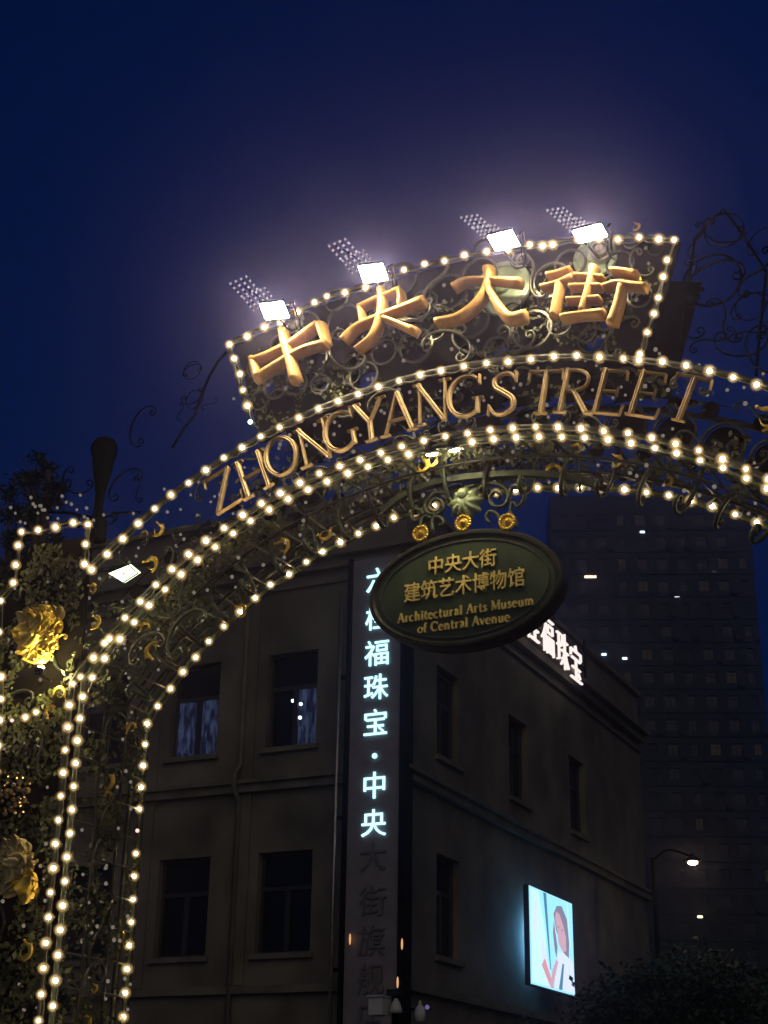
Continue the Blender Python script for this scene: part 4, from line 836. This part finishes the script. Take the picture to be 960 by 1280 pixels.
for fl in range(2, nf): part('floor_band', MB().box((-.05, -.12, fl*fl_h+.15), (TWd+.05, -.001, fl*fl_h+.45)).mesh('floor_band', 'tower_wall'), tow)
for c in (0, 4, 7): part('balcony_stack', MB().box((c*cw + .1, -.9, 5), (c*cw + cw - .1, -.13, 5.9)).mesh('balcony_stack', 'tower_wall'), tow) if c else None
W0 = {}; rt = random.Random(11)
for h in hs_:
    gl = rt.choice(('tower_glass', 'tower_glass', 'tower_glass', 'tower_blind', 'tower_blind', 'tower_dim') if rt.random() < .7 else ('tower_glass',)); key = (round(h[1]-h[0], 2), gl, rt.random() < .4)
    if key not in W0:
        f = .07; ww, hh = h[1]-h[0], h[3]-h[2]; sx_ = ww*(.62 if key[2] else .5)
        b_ = MB().box((0, .1, 0), (f, .2, hh)).box((ww-f, .1, 0), (ww, .2, hh)).box((f, .1, 0), (ww-f, .2, f)).box((f, .1, hh-f), (ww-f, .2, hh)).box((sx_-.04, .11, f), (sx_+.04, .19, hh-f)).box((f, .2, f), (ww-f, .22, hh-f), 1)
        if key[2]: b_.box((f, .105, hh*.66), (ww-f, .195, hh*.66+.07))
        W0[key] = b_.mesh('window', ['tower_frame', gl])
    part('window', W0[key], tow, T((h[0], 0, h[2])))
acm = MB().box((0, -.35, 0), (.8, -.01, .55)).box((.1, -.37, .08), (.5, -.351, .48)).mesh('air_conditioner', 'tower_blind')
for h in rt.sample(hs_, 60): part('air_conditioner', acm, tow, T((h[1]+.1, 0, h[2]-.5)))
FI = FT.inverted()
for i, ((px, py), m_) in enumerate(LIT.items()):
    r = ray(px, py); lp = FI @ CAMP; lr = FI.to_3x3() @ r; t = (-lp.y - .02)/lr.y; q = lp + lr*t
    sx_, sz_ = ((.75, .16) if i == 0 else (.3, .14) if m_ != 'win_blue' else (.14, .14))
    part('window_light', MB().box((q.x-sx_, -.06, q.z-sz_), (q.x+sx_, .0, q.z+sz_)).mesh('window_light', m_), tow)

# ------------------------------------------------------------------ street lamp, camera mast
lp = P(866, 1077, 26); pb = P(816, 1070, 26)
sl_ = thing('street_lamp', 'lit street lamp on a tall dark pole in front of the tower block', 'street lamp', (pb.x, 26, 0))
part('pole', MB().tube([(pb.x, 26, 0), (pb.x, 26, 4), (pb.x, 26, lp.z+.15)], [.09, .075, .05], 8).mesh('pole', 'iron_dark', True), sl_)
part('arm', MB().tube(smooth_line([(pb.x, 26, lp.z+.1), (pb.x + .4, 26, lp.z+.32), (lp.x, 26, lp.z+.12)], 5), .03, 6).mesh('arm', 'iron_dark', True), sl_)
part('lamp_head', MB().lathe((lp.x, 26, lp.z), [(.20, -.0), (.22, .04), (.1, .12), (.03, .2)], 14).mesh('lamp_head', 'iron_dark'), sl_)
part('lamp_glass', MB().sphere((lp.x, 26, lp.z-.02), (.12, .1, .06), 12, 6).mesh('lamp_glass', 'lamp_orange', True), sl_)
MD = 8.0; q0 = P(490, 1262, MD)
cm = thing('camera_mast', 'mast with pale surveillance cameras and a hooded lamp at the bottom edge', 'camera mast', (q0.x, MD, 0))
part('pole', MB().tube([(q0.x, MD+.1, 0), (q0.x, MD+.1, P(488, 1238, MD).z)], .05, 8).mesh('pole', 'iron_dark', True), cm)
aa, ab = P(468, 1262, MD), P(536, 1262, MD); part('arm', MB().tube([(aa.x, MD+.04, q0.z), (ab.x, MD+.04, q0.z)], .02, 6).mesh('arm', 'iron_dark'), cm)
cbx = P(475.5, 1258, MD-.1); part('camera_box', MB().box((cbx.x-.10, MD-.25, cbx.z-.115), (cbx.x+.10, MD+.0, cbx.z+.105)).box((cbx.x-.115, MD-.28, cbx.z+.107), (cbx.x+.115, MD+.02, cbx.z+.125)).mesh('camera_box', 'white_plastic'), cm)
hb = P(495, 1258, MD-.1); part('hooded_lamp', MB().lathe(hb, [(.085, -.08), (.08, -.03), (.05, .05), (.02, .10)], 14).mesh('hooded_lamp', 'white_plastic', True), cm)
db = P(525, 1266, MD-.1); part('dome_camera', MB().lathe(db, [(.03, -.12), (.065, -.09), (.075, -.01), (.06, .06), (.02, .10), (.016, .15)], 14).mesh('dome_camera', 'white_plastic', True), cm)
tb = P(489, 1241, MD-.1); part('top_clamp', MB().box((tb.x-.09, MD-.06, tb.z-.03), (tb.x+.09, MD+.1, tb.z+.05)).mesh('top_clamp', 'black_plastic'), cm)
pb_ = P(534, 1259, MD-.1); part('status_lamp', MB().sphere(pb_, .03, 10, 6).mesh('status_lamp', 'status'if 'status' in MT else emis('status', (.35, .3, .75), .35, False).name), cm)

# ------------------------------------------------------------------ trees
def tree(name, label, base, height, crown_c, crown_r, nleaf, seed, lsz=.07, group=None, clumps=60):
    r = random.Random(seed); root = thing(name, label, 'tree', base, group); bx_, by_, bz_ = base
    tk = MB(); tp = [(bx_ + r.uniform(-.05, .05)*i, by_ + r.uniform(-.05, .05)*i, i*height/6) for i in range(7)]; tk.tube(tp, [height*.022*(1 - .13*i) for i in range(7)], 8)
    cl_ = []
    for i in range(clumps):
        while True:
            v = Vector((r.uniform(-1, 1), r.uniform(-1, 1), r.uniform(-1, 1)))
            if .25 < v.length < 1: break
        cl_.append(Vector(crown_c) + Vector((v.x*crown_r[0], v.y*crown_r[1], v.z*crown_r[2])))
    for c in cl_[::3]:
        s0 = Vector(tp[r.choice((3, 4, 5))]); tk.tube([s0, s0.lerp(c, .5) + Vector((0, 0, .25)), c], [height*.008, height*.005, .008], 5)
    part('trunk', tk.mesh('trunk', 'bark', True), root)
    cr_ = MB()
    for i in range(nleaf):
        c = r.choice(cl_); p = c + Vector((r.gauss(0, 1), r.gauss(0, 1), r.gauss(0, .8)))*min(crown_r)*.16
        a, b = r.uniform(0, 6.28), r.uniform(-1, 1); u = Vector((math.cos(a), math.sin(a), b)).normalized(); v = u.cross(Vector((r.uniform(-1, 1), r.uniform(-1, 1), 1))).normalized(); s_ = lsz*r.uniform(.6, 1.3)
        cr_.add([p - u*s_, p + v*s_*.5, p + u*s_, p - v*s_*.5], [(0,1,2,3)])
    part('crown', cr_.mesh('crown', 'leaf_green'), root)
c = P(835, 1318, 19); tree('street_tree', 'leafy street tree to the right of the glowing screen', (c.x, 19, 0), c.z + 1.2, (c.x, 19, c.z), (1.9, 1.7, 1.55), 26000, 1, .075, 'street trees', 90)
c = P(905, 1300, 24); tree('street_tree', 'dark street tree farther back beneath the lit street lamp', (c.x, 24, 0), c.z + 1, (c.x, 24, c.z), (2.2, 2, 1.7), 18000, 2, .08, 'street trees', 80)
c = P(655, 1335, 15); tree('street_tree', 'low tree top just below the glowing screen', (c.x, 15, 0), c.z + .4, (c.x, 15, c.z), (1.1, .9, .62), 12000, 5, .06, 'street trees', 50)
c = P(42, 640, 5); tree('tall_tree', 'narrow dark tree rising behind the left pier', (c.x, 5, 0), c.z + .6, (c.x, 5, c.z - .6), (.45, .45, 1.6), 6000, 3, .045, None, 50)
c = P(20, 1160, 6); tree('tall_tree', 'shadowy tree behind the lower left pier', (c.x - .8, 6, 0), c.z, (c.x - .5, 6, c.z - .3), (1.2, 1, 1.3), 9000, 4, .06, None, 60)

# ------------------------------------------------------------------ night haze, one even box round camera and scene
hz = bpy.data.materials.new('haze'); hz.use_nodes = True; t = hz.node_tree; t.nodes.clear()
ho = t.nodes.new('ShaderNodeOutputMaterial'); pv = t.nodes.new('ShaderNodeVolumePrincipled')
pv.inputs['Color'].default_value = (.62, .58, 1.0, 1); pv.inputs['Density'].default_value = HAZE; pv.inputs['Anisotropy'].default_value = .94
t.links.new(pv.outputs[0], ho.inputs['Volume']); MT['haze'] = hz
if HAZE > 0:
    hm = MB().box((-230, -60, -1.0), (230, 240, TH_ + 2)).mesh('haze', 'haze'); ho_ = link(bpy.data.objects.new('haze', hm)); ho_['kind'] = 'stuff'
print(wch, [tuple(round(v, 2) for v in PU(b, c, UC + .42)) for a, b, c in seq]); print('objects', len(sc.objects), 'tris', sum(len(o.data.polygons) for o in sc.objects if o.type == 'MESH'))
